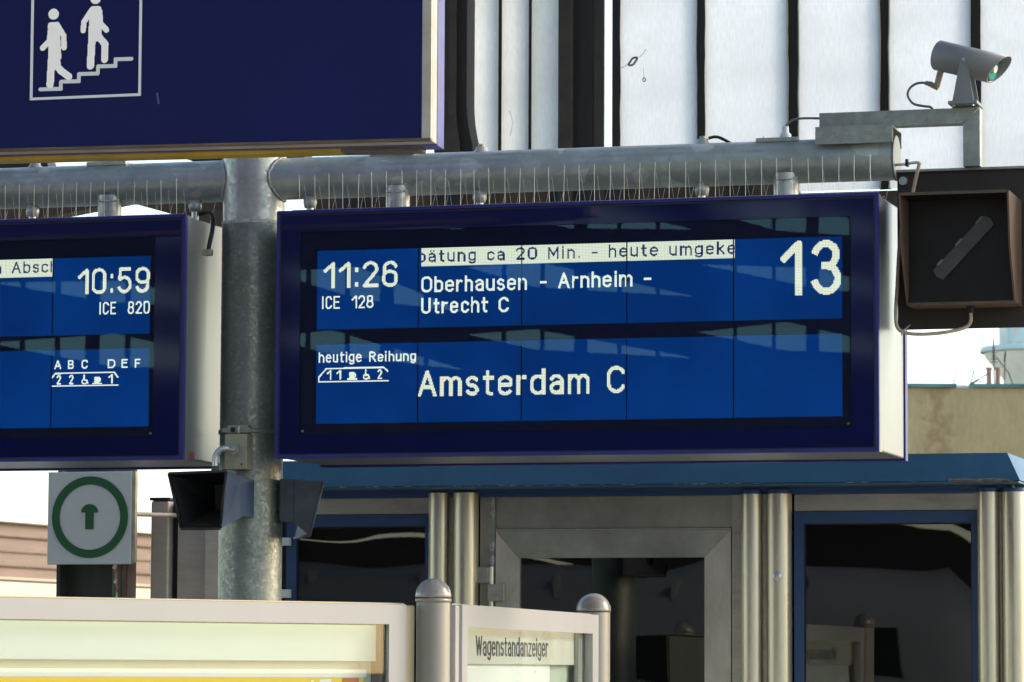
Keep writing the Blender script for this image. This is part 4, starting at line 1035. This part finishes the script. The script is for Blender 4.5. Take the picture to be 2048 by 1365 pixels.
p += digits('2', -0.703, 2.705, 0.032, r) + digits('2', -0.650, 2.705, 0.032, r) + digits('1', -0.484, 2.705, 0.032, r)
p += shift(CUP(r), -0.542, 2.704, 0.036) + shift(CHAIR(r), -0.594, 2.704, 0.034)
print_on(raster(p, 0.0024), VT, 'coach_diagram', 'lcd_text_small', dL)
# maker's red print on the end of the left board
pr = [(s, 0.0024) for s in strokes('AEG', -0.222, -0.166, 2.413, 0.020, 0.22)]
print_on(raster(pr, 0.0018), -0.1760, 'maker_print', 'red_print', dL, axis='side')

# bird spikes on both boards
proto_wire = None
def spikes(name, label, u0, u1, n):
    global proto_wire
    s = thing(name, label, 'bird spikes', GANTRY, ((u0 + u1) / 2, -0.1, 3.363), 'bird spike strips on the boards')
    for vv in (-0.27, -0.14, 0.17):
        c = MB(); c.box(u0, u1, vv - 0.006, vv + 0.006, 3.3625, 3.366); c.build('base_strip', 'stainless_flat', s)
    if proto_wire is None:
        b = MB(); b.cyl((0, 0, 0), (0, 0, 1), 0.0010, 0.0009, n=6); me_o = b.build('spike', 'spike_steel', None)
        proto_wire = me_o.data; bpy.data.objects.remove(me_o)
    b = BASE[s.name]
    rr = random.Random(int(u0 * 100) + 999)
    for k in range(n):
        u = u0 + (u1 - u0) * (k + 0.5) / n + rr.uniform(-0.003, 0.003)
        for (vv, du, dv, h) in ((-0.27, 0.0, 0.0, 0.138), (-0.14, -0.022, 0.02, 0.115), (0.17, 0.028, 0.0, 0.115)):
            o = bpy.data.objects.new('spike', proto_wire); scene.collection.objects.link(o); o.parent = s
            off = {-0.27: 0.0, -0.14: -0.010, 0.17: -0.03}[vv]
            tip = Vector((du + rr.uniform(-0.004, 0.004), dv, h + rr.uniform(-0.004, 0.004)))
            o.location = Vector((u + off, vv, 3.3655)) - b
            o.rotation_euler = tip.to_track_quat('Z', 'Y').to_euler()
            o.scale = (0.5, 0.5, tip.length) if vv > -0.2 else (0.95, 0.95, tip.length)
spikes('bird_spike_strip', 'row of thin steel bird spikes on top of the right board', 0.26, 2.56, 39)
spikes('bird_spike_strip', 'row of thin steel bird spikes on top of the left board', -1.16, -0.195, 16)

# ================================================================== JUNCTION BOX AND HORN LOUDSPEAKERS
jb = thing('junction_box', 'beige junction box strapped to the mast with bent silver conduit', 'junction box', GANTRY, (0, -0.16, 2.37))
c = MB(); c.box(-0.043, 0.050, -0.185, -0.118, 2.366, 2.505, 0.003); c.build('case', 'beige_box', jb)
c = MB(); c.box(-0.042, 0.045, -0.165, -0.118, 2.508, 2.541, 0.003); c.build('bracket', 'beige_box', jb)
c = MB(); c.lathe([(R + 0.004, 2.513), (R + 0.0055, 2.514), (R + 0.0055, 2.529), (R + 0.004, 2.530)], 0, 0, 64); c.box(-0.06, 0.06, -0.172, -0.166, 2.513, 2.529); c.build('strap', 'stainless_dull', jb)
c = MB(); c.box(0.008, 0.014, -0.176, -0.1725, 2.508, 2.535); c.build('buckle', 'cream', jb)
c = MB(); c.cyl((-0.014, -0.1725, 2.522), (-0.014, -0.176, 2.522), 0.010, n=14); c.build('strap_screw', 'black', jb)
c = MB(); c.cyl((-0.004, -0.185, 2.445), (-0.004, -0.200, 2.445), 0.026, n=8); c.build('locknut', 'beige_box', jb)
c = MB(); c.tube([(-0.004, -0.195, 2.446), (-0.02, -0.225, 2.447), (-0.042, -0.235, 2.440), (-0.058, -0.236, 2.420), (-0.062, -0.236, 2.395), (-0.062, -0.236, 2.376)], 0.0125, 16, 6); c.build('conduit', 'conduit_silver', jb)
c = MB(); c.cyl((-0.062, -0.236, 2.352), (-0.062, -0.236, 2.377), 0.0155, n=14); c.build('conduit_end', 'horn_grey', jb)
c = MB(); c.cyl((0.028, -0.185, 2.386), (0.028, -0.187, 2.386), 0.004, n=10); c.build('screw_hole', 'black', jb)
c = MB(); c.cyl((-0.038, -0.187, 2.362), (-0.038, -0.199, 2.362), 0.007, n=8); c.build('rusty_nut', 'rust', jb)

def quad(u0, u1, v, z0, z1, du=0.0): return [(u0 + du, v, z0), (u1 - du, v, z0), (u1, v, z1), (u0, v, z1)]
hl = thing('horn_loudspeaker', 'blue grey horn loudspeaker with black mouth facing left of the mast', 'loudspeaker', GANTRY, (0, -0.2, 2.2), 'horn loudspeakers on the mast')
mouth = [(-0.098, -0.50, 2.124), (0.060, -0.50, 2.124), (0.082, -0.50, 2.341), (-0.152, -0.50, 2.335)]
neck = [(-0.075, -0.27, 2.180), (0.066, -0.27, 2.180), (0.070, -0.27, 2.330), (-0.085, -0.27, 2.330)]
tail = [(-0.075, -0.145, 2.180), (0.066, -0.145, 2.180), (0.066, -0.145, 2.326), (-0.075, -0.145, 2.326)]
def shell(name, m, A, B, parent, inner=None, lip=0.012):
    g = MB()
    for i in range(4):
        j = (i + 1) % 4
        g.poly([A[i], A[j], B[j], B[i]])
    return g.build(name, m, parent)
hs = shell('flare', 'horn_blue', mouth, neck, hl)
sm = hs.modifiers.new('thick', 'SOLIDIFY'); sm.thickness = 0.004; sm.offset = 0
c = MB(); c.hexa(neck, tail); c.build('driver_case', 'horn_blue', hl)
inA = [(-0.090, -0.497, 2.132), (0.052, -0.497, 2.132), (0.074, -0.497, 2.333), (-0.143, -0.497, 2.327)]
inB = [(-0.035, -0.30, 2.205), (0.030, -0.30, 2.205), (0.032, -0.30, 2.300), (-0.040, -0.30, 2.300)]
g = MB()
for i in range(1, 4):
    j = (i + 1) % 4; g.poly([inA[i], inA[j], inB[j], inB[i]])
g.poly(inB); g.build('throat', 'horn_black', hl)
g = MB(); g.poly([inA[0], inA[1], inB[1], inB[0]]); g.build('throat_floor', 'horn_inside', hl)
g = MB()
for i in range(4):
    j = (i + 1) % 4
    g.tube([mouth[i], mouth[j]], 0.006, 8, 1)
g.build('lip', 'horn_black', hl)
c = MB(); c.box(-0.03, 0.05, -0.30, -0.2, 2.333, 2.340); c.build('rust_patch', 'rust', hl)
c = MB(); c.box(-0.03, 0.03, -0.20, -0.12, 2.22, 2.29); c.build('mount', 'galvanised_arm', hl)

hr = thing('horn_loudspeaker', 'dark grey horn loudspeaker seen from behind right of the mast', 'loudspeaker', GANTRY, (0.2, 0, 2.2), 'horn loudspeakers on the mast')
c = MB(); c.box(0.137, 0.198, -0.055, 0.10, 2.166, 2.335, 0.008, 3); c.build('driver_case', 'horn_grey', hr)
A = [(0.201, -0.055, 2.166), (0.201, 0.10, 2.166), (0.201, 0.10, 2.330), (0.201, -0.055, 2.330)]
Bq = [(0.268, -0.06, 2.112), (0.10, 0.24, 2.112), (0.14, 0.28, 2.318), (0.322, -0.06, 2.318)]
hs = shell('flare', 'horn_grey', A, Bq, hr)
sm = hs.modifiers.new('thick', 'SOLIDIFY'); sm.thickness = 0.005; sm.offset = 0
g = MB(); g.poly([(0.202, -0.05, 2.17), (0.202, 0.095, 2.17), (0.202, 0.095, 2.325), (0.202, -0.05, 2.325)]); g.build('throat', 'horn_black', hr)
g = MB()
for i in range(4): g.tube([Bq[i], Bq[(i + 1) % 4]], 0.006, 8, 1)
g.build('lip', 'horn_grey', hr)
c = MB(); c.box(0.10, 0.137, -0.03, 0.05, 2.21, 2.29); c.build('mount', 'black', hr)

# ================================================================== CAMERA ARM, CAMERA, SIGNAL
arm = thing('camera_arm', 'galvanised square tube arm bracketed onto the end of the pipe', 'bracket', GANTRY, (2.4, 0, 3.6))
c = MB()
c.box(2.288, 2.584, -0.100, -0.092, 3.576, 3.643, 0.001); c.box(2.288, 2.584, 0.092, 0.100, 3.576, 3.643, 0.001); c.box(2.288, 2.584, -0.0915, 0.0915, 3.634, 3.6425)
c.build('saddle', 'galvanised_arm', arm)
c = MB(); c.prism([(2.294, 3.6435), (2.842, 3.6435), (2.905, 3.703), (2.294, 3.703)], -0.05, 0.012); c.build('boom', 'galvanised_arm', arm)
c = MB(); c.prism([(2.8425, 3.482), (2.905, 3.482), (2.9055, 3.7025), (2.8425, 3.643)], -0.05, 0.012); c.build('drop_post', 'galvanised_arm', arm)
c = MB(); c.tube([(2.8425, -0.0515, 3.6435), (2.905, -0.0515, 3.7025)], 0.002, 6, 1); c.build('mitre_weld', 'weld', arm)
c = MB(); c.cyl((2.590, -0.02, 3.645), (2.590, -0.02, 3.655), 0.007, n=8); c.build('bolt', 'zinc_bolt', arm)

cc = thing('security_camera', 'grey tubular security camera with green lens tilted down to the right', 'camera', GANTRY, (2.85, -0.02, 3.71))
ax = Vector((0.925, -0.24, -0.285)).normalized()
side = ax.cross(Vector((0, 0, 1))).normalized(); upv = side.cross(ax).normalized()
rear = Vector((2.742, -0.02, 3.912)); LEN, RC = 0.262, 0.0575
def ringpts(base, rad, slope=0.0, n=40):
    out = []
    for k in range(n):
        t = 2 * PI * k / n; q = side * math.cos(t) * rad + upv * math.sin(t) * rad
        out.append(base + q + ax * (slope * math.sin(t)))
    return out
def loft(rings, closed_start=True, closed_end=False):
    g = MB(); RR = [[g.bm.verts.new(p) for p in r_] for r_ in rings]
    n = len(RR[0])
    for A_, B_ in zip(RR, RR[1:]):
        for k in range(n):
            f = g.bm.faces.new((A_[k], A_[(k + 1) % n], B_[(k + 1) % n], B_[k])); f.smooth = True
    if closed_start: g.bm.faces.new([g.bm.verts.new(w.co) for w in RR[0]][::-1])
    if closed_end: g.bm.faces.new([g.bm.verts.new(w.co) for w in RR[-1]])
    return g
fr = rear + ax * LEN
g = loft([ringpts(rear, RC - 0.003), ringpts(rear + ax * 0.004, RC), ringpts(fr, RC, 0.030), ringpts(fr, RC - 0.004, 0.028), ringpts(fr - ax * 0.06, RC - 0.005)], True, True)
g.build('housing', 'camera_grey', cc)
g = loft([ringpts(fr - ax * 0.058, RC - 0.006), ringpts(fr - ax * 0.0575, RC - 0.006)], True, True); g.build('bore', 'black', cc)
lc = fr - ax * 0.055 + upv * -0.006
g = loft([ringpts(lc, 0.040), ringpts(lc + ax * 0.034, 0.038)], True, True); g.build('lens', 'lens_green', cc)
lr = lc + side * 0.010 + upv * 0.004
g = loft([ringpts(lr + ax * 0.0345, 0.017), ringpts(lr + ax * 0.046, 0.015)], True, True); g.build('lens_ring', 'cream', cc)
pv = rear + ax * 0.122
for sg in (-1, 1):
    v0 = -0.02 - 0.018 + sg * 0.066
    g = MB(); g.prism([(2.812, 3.722), (2.892, 3.722), (pv.x + 0.014, pv.z - 0.006), (pv.x + 0.010, pv.z + 0.012), (pv.x - 0.010, pv.z + 0.012), (pv.x - 0.014, pv.z - 0.006)], v0 - 0.003, v0 + 0.003)
    yk = g.build('yoke_plate', 'camera_grey', cc)
    g = MB(); g.cyl((pv.x, v0 - 0.004, pv.z), (pv.x, v0 - 0.010, pv.z), 0.007, n=12); g.build('pivot_bolt', 'zinc_bolt', yk)
g = MB(); g.box(2.796, 2.906, -0.115, 0.04, 3.709, 3.7215, 0.002); bp_ = g.build('base_plate', 'camera_grey', cc)
for uu in (2.815, 2.885):
    g = MB(); g.cyl((uu, -0.09, 3.7035), (uu, -0.09, 3.7088), 0.007, n=6); g.build('base_bolt', 'zinc_bolt', bp_)
g = MB(); g.cyl((2.757, -0.03, 3.852), (2.740, -0.03, 3.790), 0.0125, n=14); g.cyl((2.746, -0.03, 3.785), (2.712, -0.03, 3.803), 0.0105, n=14); g.cyl((2.714, -0.03, 3.802), (2.698, -0.03, 3.806), 0.0085, n=14); g.build('connector', 'brass', cc)
g = MB(); g.tube([(2.700, -0.03, 3.806), (2.668, -0.03, 3.806), (2.640, -0.03, 3.790), (2.630, -0.03, 3.762), (2.650, -0.03, 3.730), (2.690, -0.03, 3.718), (2.715, -0.03, 3.714), (2.726, -0.03, 3.702)], 0.0048, 8, 6); g.build('lead', 'cable_grey', cc)

sg_ = thing('train_signal', 'dark brown hooded train signal with diagonal grey light bar at right edge', 'signal', GANTRY, (2.85, 0, 2.88))
g = MB(); g.box(2.582, 3.50, 0.006, 0.030, 2.877, 3.472); g.build('back_plate', 'brown_paint', sg_)
g = MB(); g.box(2.582, 3.50, -0.012, 0.032, 3.4725, 3.4815); g.build('top_flange', 'galvanised_arm', sg_)
g = MB(); g.cyl((2.606, 0.005, 3.440), (2.606, -0.006, 3.440), 0.016, n=18); g.cyl((2.606, -0.006, 3.440), (2.606, -0.014, 3.440), 0.009, n=6); g.build('plate_bolt', 'zinc_bolt', sg_)
hood = MB()
u0, u1, t = 2.645, 3.052, 0.007
prof = [(0.004, 2.952), (0.004, 3.352), (-0.32, 3.352), (-0.285, 3.15), (-0.165, 2.952)]   # (v,z) outline of a cheek
def cheek(ua, ub, m, name, par):
    g = MB(); A_ = [g.bm.verts.new((ua, v, z)) for v, z in prof]; B_ = [g.bm.verts.new((ub, v, z)) for v, z in prof]
    g.bm.faces.new(A_); g.bm.faces.new(B_[::-1])
    for i in range(5):
        j = (i + 1) % 5; g.bm.faces.new((A_[j], A_[i], B_[i], B_[j]))
    return g.build(name, m, par)
cheek(u0, u0 + t, 'hood_brown', 'hood_cheek', sg_)
cheek(u1 - t, u1, 'hood_brown', 'hood_cheek', sg_)
g = MB(); g.box(u0 + t + 0.0005, u1 - t - 0.0005, -0.318, 0.004, 3.345, 3.3535); g.build('hood_top', 'hood_black', sg_)  # black in place of brown: shade under the hood put into colour
g = MB(); g.box(u0 + t + 0.0005, u1 - t - 0.0005, -0.3225, -0.3183, 3.343, 3.3540); g.build('hood_lip', 'hood_brown', sg_)
g = MB(); g.box(u0 + t + 0.0005, u1 - t - 0.0005, -0.168, 0.004, 2.9515, 2.960); g.build('hood_floor', 'hood_brown', sg_)
g = MB(); g.box(u0 + t + 0.0005, u1 - t - 0.0005, -0.150, -0.130, 2.961, 3.344); g.build('light_face', 'hood_black', sg_)
g = MB(); g.box(u0 + t + 0.001, u1 - t - 0.001, -0.160, -0.1505, 2.961, 2.982); g.build('face_sill', 'hood_black', sg_)
def diag(a0, a1, w, v0, v1, m, name, par, cut=0.012):
    d = (Vector(a1) - Vector(a0)).normalized(); n_ = Vector((-d.y, d.x))
    p0, p1 = Vector(a0), Vector(a1)
    P = [p0 - n_ * w, p1 - d * 0.0 - n_ * w, p1 + d * cut, p1 + n_ * w, p0 + n_ * w, p0 - d * cut]
    g = MB(); g.prism([(q.x, q.y) for q in P], v0, v1); return g.build(name, m, par)
bar = diag((2.764, 3.062), (2.954, 3.262), 0.026, -0.163, -0.151, 'lens_bar', 'light_bar', sg_, 0.010)
for f0, f1 in ((0.10, 0.18), (0.46, 0.56), (0.86, 0.96)):
    a = Vector((2.764, 3.062)).lerp(Vector((2.954, 3.262)), f0) + Vector((-0.7, 0.7)) * 0.026
    b = Vector((2.764, 3.062)).lerp(Vector((2.954, 3.262)), f1) + Vector((-0.7, 0.7)) * 0.026
    diag(a, b, 0.0045, -0.168, -0.1635, 'lens_glint', 'glint_strip', bar, 0.006)  # glints on the bar put in as paler strips
g = MB(); g.cyl((2.872, -0.08, 2.925), (2.872, -0.08, 2.951), 0.014, n=12); g.build('gland', 'black', sg_)
cab2 = thing('signal_cable', 'beige cable from pipe end looping under the train signal', 'cable', GANTRY, (2.65, -0.1, 2.86))
g = MB(); g.tube([(2.583, -0.02, 3.500), (2.62, -0.05, 3.497), (2.66, -0.10, 3.494), (2.690, -0.12, 3.492)], 0.0055, 8, 4)
g.build('stiff_end', 'conduit_silver', cab2)
g = MB(); g.tube([(2.690, -0.12, 3.491), (2.684, -0.12, 3.470), (2.668, -0.10, 3.42), (2.650, -0.08, 3.36), (2.622, -0.08, 3.30), (2.608, -0.10, 3.18), (2.602, -0.12, 3.02), (2.600, -0.14, 2.93), (2.606, -0.14, 2.872), (2.640, -0.14, 2.850), (2.70, -0.13, 2.845), (2.78, -0.11, 2.852), (2.845, -0.09, 2.868), (2.870, -0.08, 2.890), (2.872, -0.08, 2.93)], 0.0068, 8, 5)
g.build('sheath', 'cable_beige', cab2)
g = MB(); g.box(2.628, 2.640, -0.085, -0.055, 3.485, 3.512, 0.002); g.build('clip', 'navy_dark', cab2)
g = MB(); g.tube([(2.622, -0.14, 2.842), (2.626, -0.12, 2.862), (2.634, -0.05, 2.885), (2.630, 0.0, 2.893)], 0.003, 6, 4); g.build('tie', 'conduit_silver', cab2)

# ================================================================== STAIRS SIGN
ss = thing('stairs_sign', 'big navy hanging sign with white pictogram of people on stairs', 'sign', SIGN, (0.1, 0.1, 3.0))
ss.scale = (1.32, 1.32, 1.32)          # modelled small, hung full size
ss.location = SIGN.world(0.132, 0.132, 3.448)
g = MB(); g.box(-1.2, 1.181, 0.0, 0.02, 3.004, 3.80); face = g.build('face', 'sign_blue', ss)
g = MB(); g.box(-1.2, 1.207, 0.0205, 0.070, 2.996, 3.80, 0.002); g.build('body', 'cream_edge', ss)
g = MB(); g.box(1.1815, 1.206, 0.001, 0.0203, 3.003, 3.80); g.build('end_trim', 'cream_edge', ss)
g = MB(); g.box(-1.2, 1.206, 0.0, 0.0202, 2.9965, 3.0035); g.build('lower_trim', 'brown_edge', ss)  # brown reflection on the silver underside put into the trim colour
g = MB(); g.box(-1.2, 1.209, 0.0705, 0.150, 2.992, 3.80, 0.002); g.build('rear_body', 'sign_violet', ss)
g = MB(); g.box(-1.2, 0.94, 0.075, 0.148, 2.982, 2.9915); g.build('yellow_rail', 'yellow_paint', ss)
g = MB(); g.box(0.941, 1.16, 0.075, 0.148, 2.982, 2.9915); g.build('rail_end', 'brown_edge', ss)
for uu in (-0.9, 0.9):
    g = MB(); g.cyl((uu, 0.1, 3.80), (uu, 0.1, 8.55), 0.025, n=16); g.build('hanger', 'galvanised', ss)
g = MB(); lw = 0.0035
for a, b in (((0.0895, 3.134), (0.0895, 3.46)), ((0.3975, 3.142), (0.3975, 3.46))):
    g.box(a[0] - lw, a[0] + lw, -0.0030, -0.0002, a[1], b[1])
g.hexa([(0.086, -0.003, 3.1335), (0.401, -0.003, 3.1375), (0.401, -0.0002, 3.1375), (0.086, -0.0002, 3.1335)], [(0.086, -0.003, 3.1405), (0.401, -0.003, 3.1445), (0.401, -0.0002, 3.1445), (0.086, -0.0002, 3.1405)])
g.build('pictogram_frame', 'sign_line', ss)
def tri_fill(poly, r, n=14):
    """strokes that fill a quad torso"""
    (a, b, c_, d) = poly; out = []
    for i in range(n + 1):
        t_ = i / n
        out.append(([(a[0] + (b[0] - a[0]) * t_, a[1] + (b[1] - a[1]) * t_), (d[0] + (c_[0] - d[0]) * t_, d[1] + (c_[1] - d[1]) * t_)], r))
    return out
def person1():
    p = [([(0.150, 3.369)], 0.0150)]
    p += tri_fill([(0.143, 3.338), (0.158, 3.338), (0.165, 3.250), (0.146, 3.250)], 0.009)
    p += [([(0.160, 3.340), (0.180, 3.308), (0.181, 3.276)], 0.0078), ([(0.143, 3.334), (0.139, 3.296), (0.120, 3.277)], 0.0078)]
    p += [([(0.147, 3.26), (0.143, 3.176)], 0.0105), ([(0.160, 3.26), (0.163, 3.224), (0.174, 3.212), (0.196, 3.196)], 0.0098)]
    return p
def person2():
    p = [([(0.269, 3.408)], 0.0150)]
    p += tri_fill([(0.262, 3.378), (0.277, 3.378), (0.279, 3.300), (0.259, 3.300)], 0.0095)
    p += [([(0.258, 3.376), (0.237, 3.345), (0.235, 3.322)], 0.0078), ([(0.281, 3.372), (0.284, 3.338), (0.301, 3.321)], 0.0078)]
    p += [([(0.261, 3.31), (0.257, 3.224)], 0.0105), ([(0.273, 3.31), (0.298, 3.282), (0.297, 3.240)], 0.0098)]
    return p
print_on(raster(person1(), 0.0015), -0.0015, 'walking_figure', 'sign_white', ss)
print_on(raster(person2(), 0.0015), -0.0015, 'walking_figure', 'sign_white', ss)
st = [([(0.115, 3.163), (0.174, 3.163), (0.174, 3.182), (0.225, 3.182), (0.225, 3.202), (0.278, 3.202), (0.278, 3.221), (0.328, 3.221), (0.328, 3.240), (0.373, 3.240)], 0.0052)]
print_on(raster(st, 0.0015), -0.0012, 'stairs_line', 'sign_line', ss)
print_on(raster([([(0.447, 3.142), (0.449, 3.128), (0.452, 3.116)], 0.0028)], 0.001), -0.0012, 'scratch', 'scratch', ss)

# ================================================================== POSTER CASES AND POSTS
def post(name, label, x, y, r, zt, collar):
    p = thing(name, label, 'post', WORLD, (x, y, 0), 'round posts of the poster cases')
    g = MB(); g.cyl((x, y, 0), (x, y, zt - 0.004), r, n=48, cap=False); g.build('shaft', 'post_paint', p)
    rd = r + 0.0045
    prof = [(rd * 0.98, zt), (rd, zt + 0.003)]
    if collar:
        g = MB(); g.lathe([(r, zt - 0.0035), (rd, zt - 0.002), (rd, zt + 0.009), (rd - 0.003, zt + 0.011)], x, y, 48); g.build('collar', 'dome_paint', p)
        zt += 0.014
    prof = [(rd * 0.985, zt)] + [(rd * math.cos(a), zt + 0.003 + rd * math.sin(a)) for a in [i * PI / 2 / 14 for i in range(14)]] + [(0, zt + 0.003 + rd)]
    g = MB(); g.lathe(prof, x, y, 48); g.build('dome_cap', 'dome_paint', p)
post('case_post', 'thick taupe post with ringed dome between the two poster cases', -0.2735, 13.1, 0.060, 1.832, True)
post('case_post', 'taupe post with plain dome at right end of the narrow poster case', 0.352, 15.75, 0.070, 1.840, False)
post('case_post', 'taupe post with dome left of the long poster case', CASE_A.world(-0.95, 0, 0).x, CASE_A.world(-0.95, 0, 0).y, 0.060, 1.832, True)

ca = thing('poster_case', 'long backlit poster case with pale green header and yellow poster', 'poster case', CASE_A, (0.4, 0.06, 0), 'poster cases on the platform')
U0, U1 = -0.85, 1.653
g = MB(); g.frame(U0, U1, 0.55, 1.820, 0.0, 0.030, 0.074, 0.074, 0.070, 0.08); g.build('frame', 'case_paint', ca)
g = MB(); g.frame(U0 - 0.002, U1 + 0.0035, 0.548, 1.8215, 0.031, 0.036, 0.05); g.build('door_seal', 'case_rubber', ca)
g = MB(); g.box(U0 - 0.004, U1 + 0.020, 0.037, 0.150, 1.818, 1.826, 0.002); g.box(U1 + 0.0045, U1 + 0.050, 0.012, 0.150, 0.54, 1.8175, 0.006); g.box(U0 - 0.01, U0, 0.037, 0.150, 0.54, 1.8175); g.box(U0 - 0.004, U1 + 0.02, 0.037, 0.15, 0.535, 0.5395); g.build('case_body', 'case_side', ca)
g = MB(); g.box(U0 + 0.0745, U1 - 0.0745, 0.014, 0.018, 0.6305, 1.7495); g.build('pane', 'case_glass', ca)
g = MB(); g.frame(U0 + 0.072, U1 - 0.072, 0.628, 1.752, 0.019, 0.0305, 0.006); g.build('glazing_seal', 'case_rubber', ca)
g = MB(); g.box(U0 + 0.02, 1.566, 0.060, 0.066, 1.621, 1.80); g.build('header_panel', 'header_green', ca)
g = MB(); g.cyl((U0 + 0.06, 0.046, 1.763), (1.55, 0.046, 1.763), 0.0065, n=10); g.build('lamp_tube', 'tube_green', ca)
g = MB(); g.box(U0 + 0.02, 1.560, 0.080, 0.086, 0.60, 1.6205); g.build('back_panel', 'case_back', ca)
g = MB(); g.box(1.567, 1.5785, 0.032, 0.11, 0.60, 1.75); g.build('side_lining', 'olive_edge', ca)
g = MB(); g.box(-0.80, 1.532, 0.070, 0.074, 1.5645, 1.592); g.build('paper_margin', 'paper_white', ca)
g = MB(); g.box(-0.80, 1.522, 0.0705, 0.0740, 0.65, 1.5640); g.build('poster', 'poster_yellow', ca)
g = MB(); g.box(1.43, 1.50, 0.0680, 0.0702, 1.535, 1.562); g.build('poster_logo', 'logo_red', ca)
print_on(raster([([(1.335, 1.553), (1.375, 1.553)], 0.006), ([(1.30, 1.548)], 0.006)], 0.002), 0.0692, 'poster_print', 'paper_white', ca)
g = MB(); g.cyl((1.515, 0.0795, 1.604), (1.515, 0.076, 1.604), 0.005, n=10); g.build('pin', 'silver_dark', ca)
g = MB(); g.box(U0 + 0.02, U1 - 0.01, 0.105, 0.148, 0.58, 1.81); g.build('back_shell', 'case_side', ca)
# reverse side, mirrored in the kiosk glass
g = MB(); g.box(-0.3, 1.5, 0.1505, 0.156, 1.60, 1.73); rv = g.build('rear_header', 'header_warm', ca)
# narrow case
cbx = thing('poster_case', 'narrow angled poster case headed Wagenstandanzeiger between two domed posts', 'poster case', CASE_B, (1.2, 0.06, 0), 'poster cases on the platform')
U0, U1 = 0.0, 2.42
g = MB(); g.frame(U0, U1, 0.55, 1.824, 0.0, 0.034, 0.084, 0.12, 0.080, 0.08); g.build('frame', 'case_paint', cbx)
g = MB(); g.box(U0 - 0.01, U1 + 0.006, 0.036, 0.10, 1.8235, 1.829, 0.001); g.box(U0 - 0.055, U0 - 0.0005, 0.010, 0.10, 0.54, 1.822, 0.004); g.box(U1 + 0.0005, U1 + 0.03, 0.034, 0.10, 0.54, 1.822); g.build('case_body', 'case_paint', cbx)
g = MB(); g.box(U0 - 0.15, U0 - 0.056, 0.030, 0.075, 0.54, 1.818, 0.004); g.build('link_profile', 'post_paint', cbx)
g = MB(); g.frame(U0, U1, 0.549, 1.8232, 0.0343, 0.0358, 0.03); g.build('door_seal', 'case_rubber', cbx)
g = MB(); g.box(U0 + 0.0845, U1 - 0.1205, 0.016, 0.020, 0.6305, 1.7435); g.build('pane', 'case_glass', cbx)
g = MB(); g.box(U0 + 0.03, 2.185, 0.056, 0.062, 1.613, 1.80); g.build('header_panel', 'header_warm', cbx)
g = MB(); g.cyl((U0 + 0.09, 0.046, 1.758), (2.18, 0.046, 1.758), 0.0065, n=10); g.build('lamp_tube', 'tube_warm', cbx)
g = MB(); g.box(U0 + 0.03, 1.78, 0.070, 0.074, 0.62, 1.6125); g.build('paper', 'paper_white', cbx)
g = MB(); g.box(U0 + 0.03, U1 - 0.02, 0.085, 0.099, 0.56, 1.81); g.build('back_shell', 'case_back', cbx)
g = MB(); g.box(2.192, 2.27, 0.038, 0.055, 0.62, 1.748); g.build('side_lining', 'silver_dark', cbx)
g = MB(); g.box(2.272, 2.290, 0.036, 0.039, 0.62, 1.745); g.build('lining_shadow_gap', 'case_rubber', cbx)
g = MB(); g.cyl((1.46, 0.058, 1.585), (1.46, 0.0595, 1.585), 0.004, n=8); g.build('pin', 'silver_dark', cbx)
tp = [(s, 0.0046) for s in strokes('Wagenstandanzeiger', 0.446 / 2.2, 1.672 / 2.2, 1.648, 0.066, 0.27)]
print_on([(a * 2.2, b * 2.2, z0, z1) for a, b, z0, z1 in raster(tp, 0.0014, None, True)], 0.0552, 'header_text', 'print_dark', cbx)
tp = [([(1.20 - (x - 0.0), z) for x, z in s], 0.005) for s in strokes('Wagenstandanzeiger', 0.0, 1.1, 1.635, 0.062, 0.17)]
print_on(raster(tp, 0.0025), 0.1575, 'rear_header_text', 'print_dark', rv)
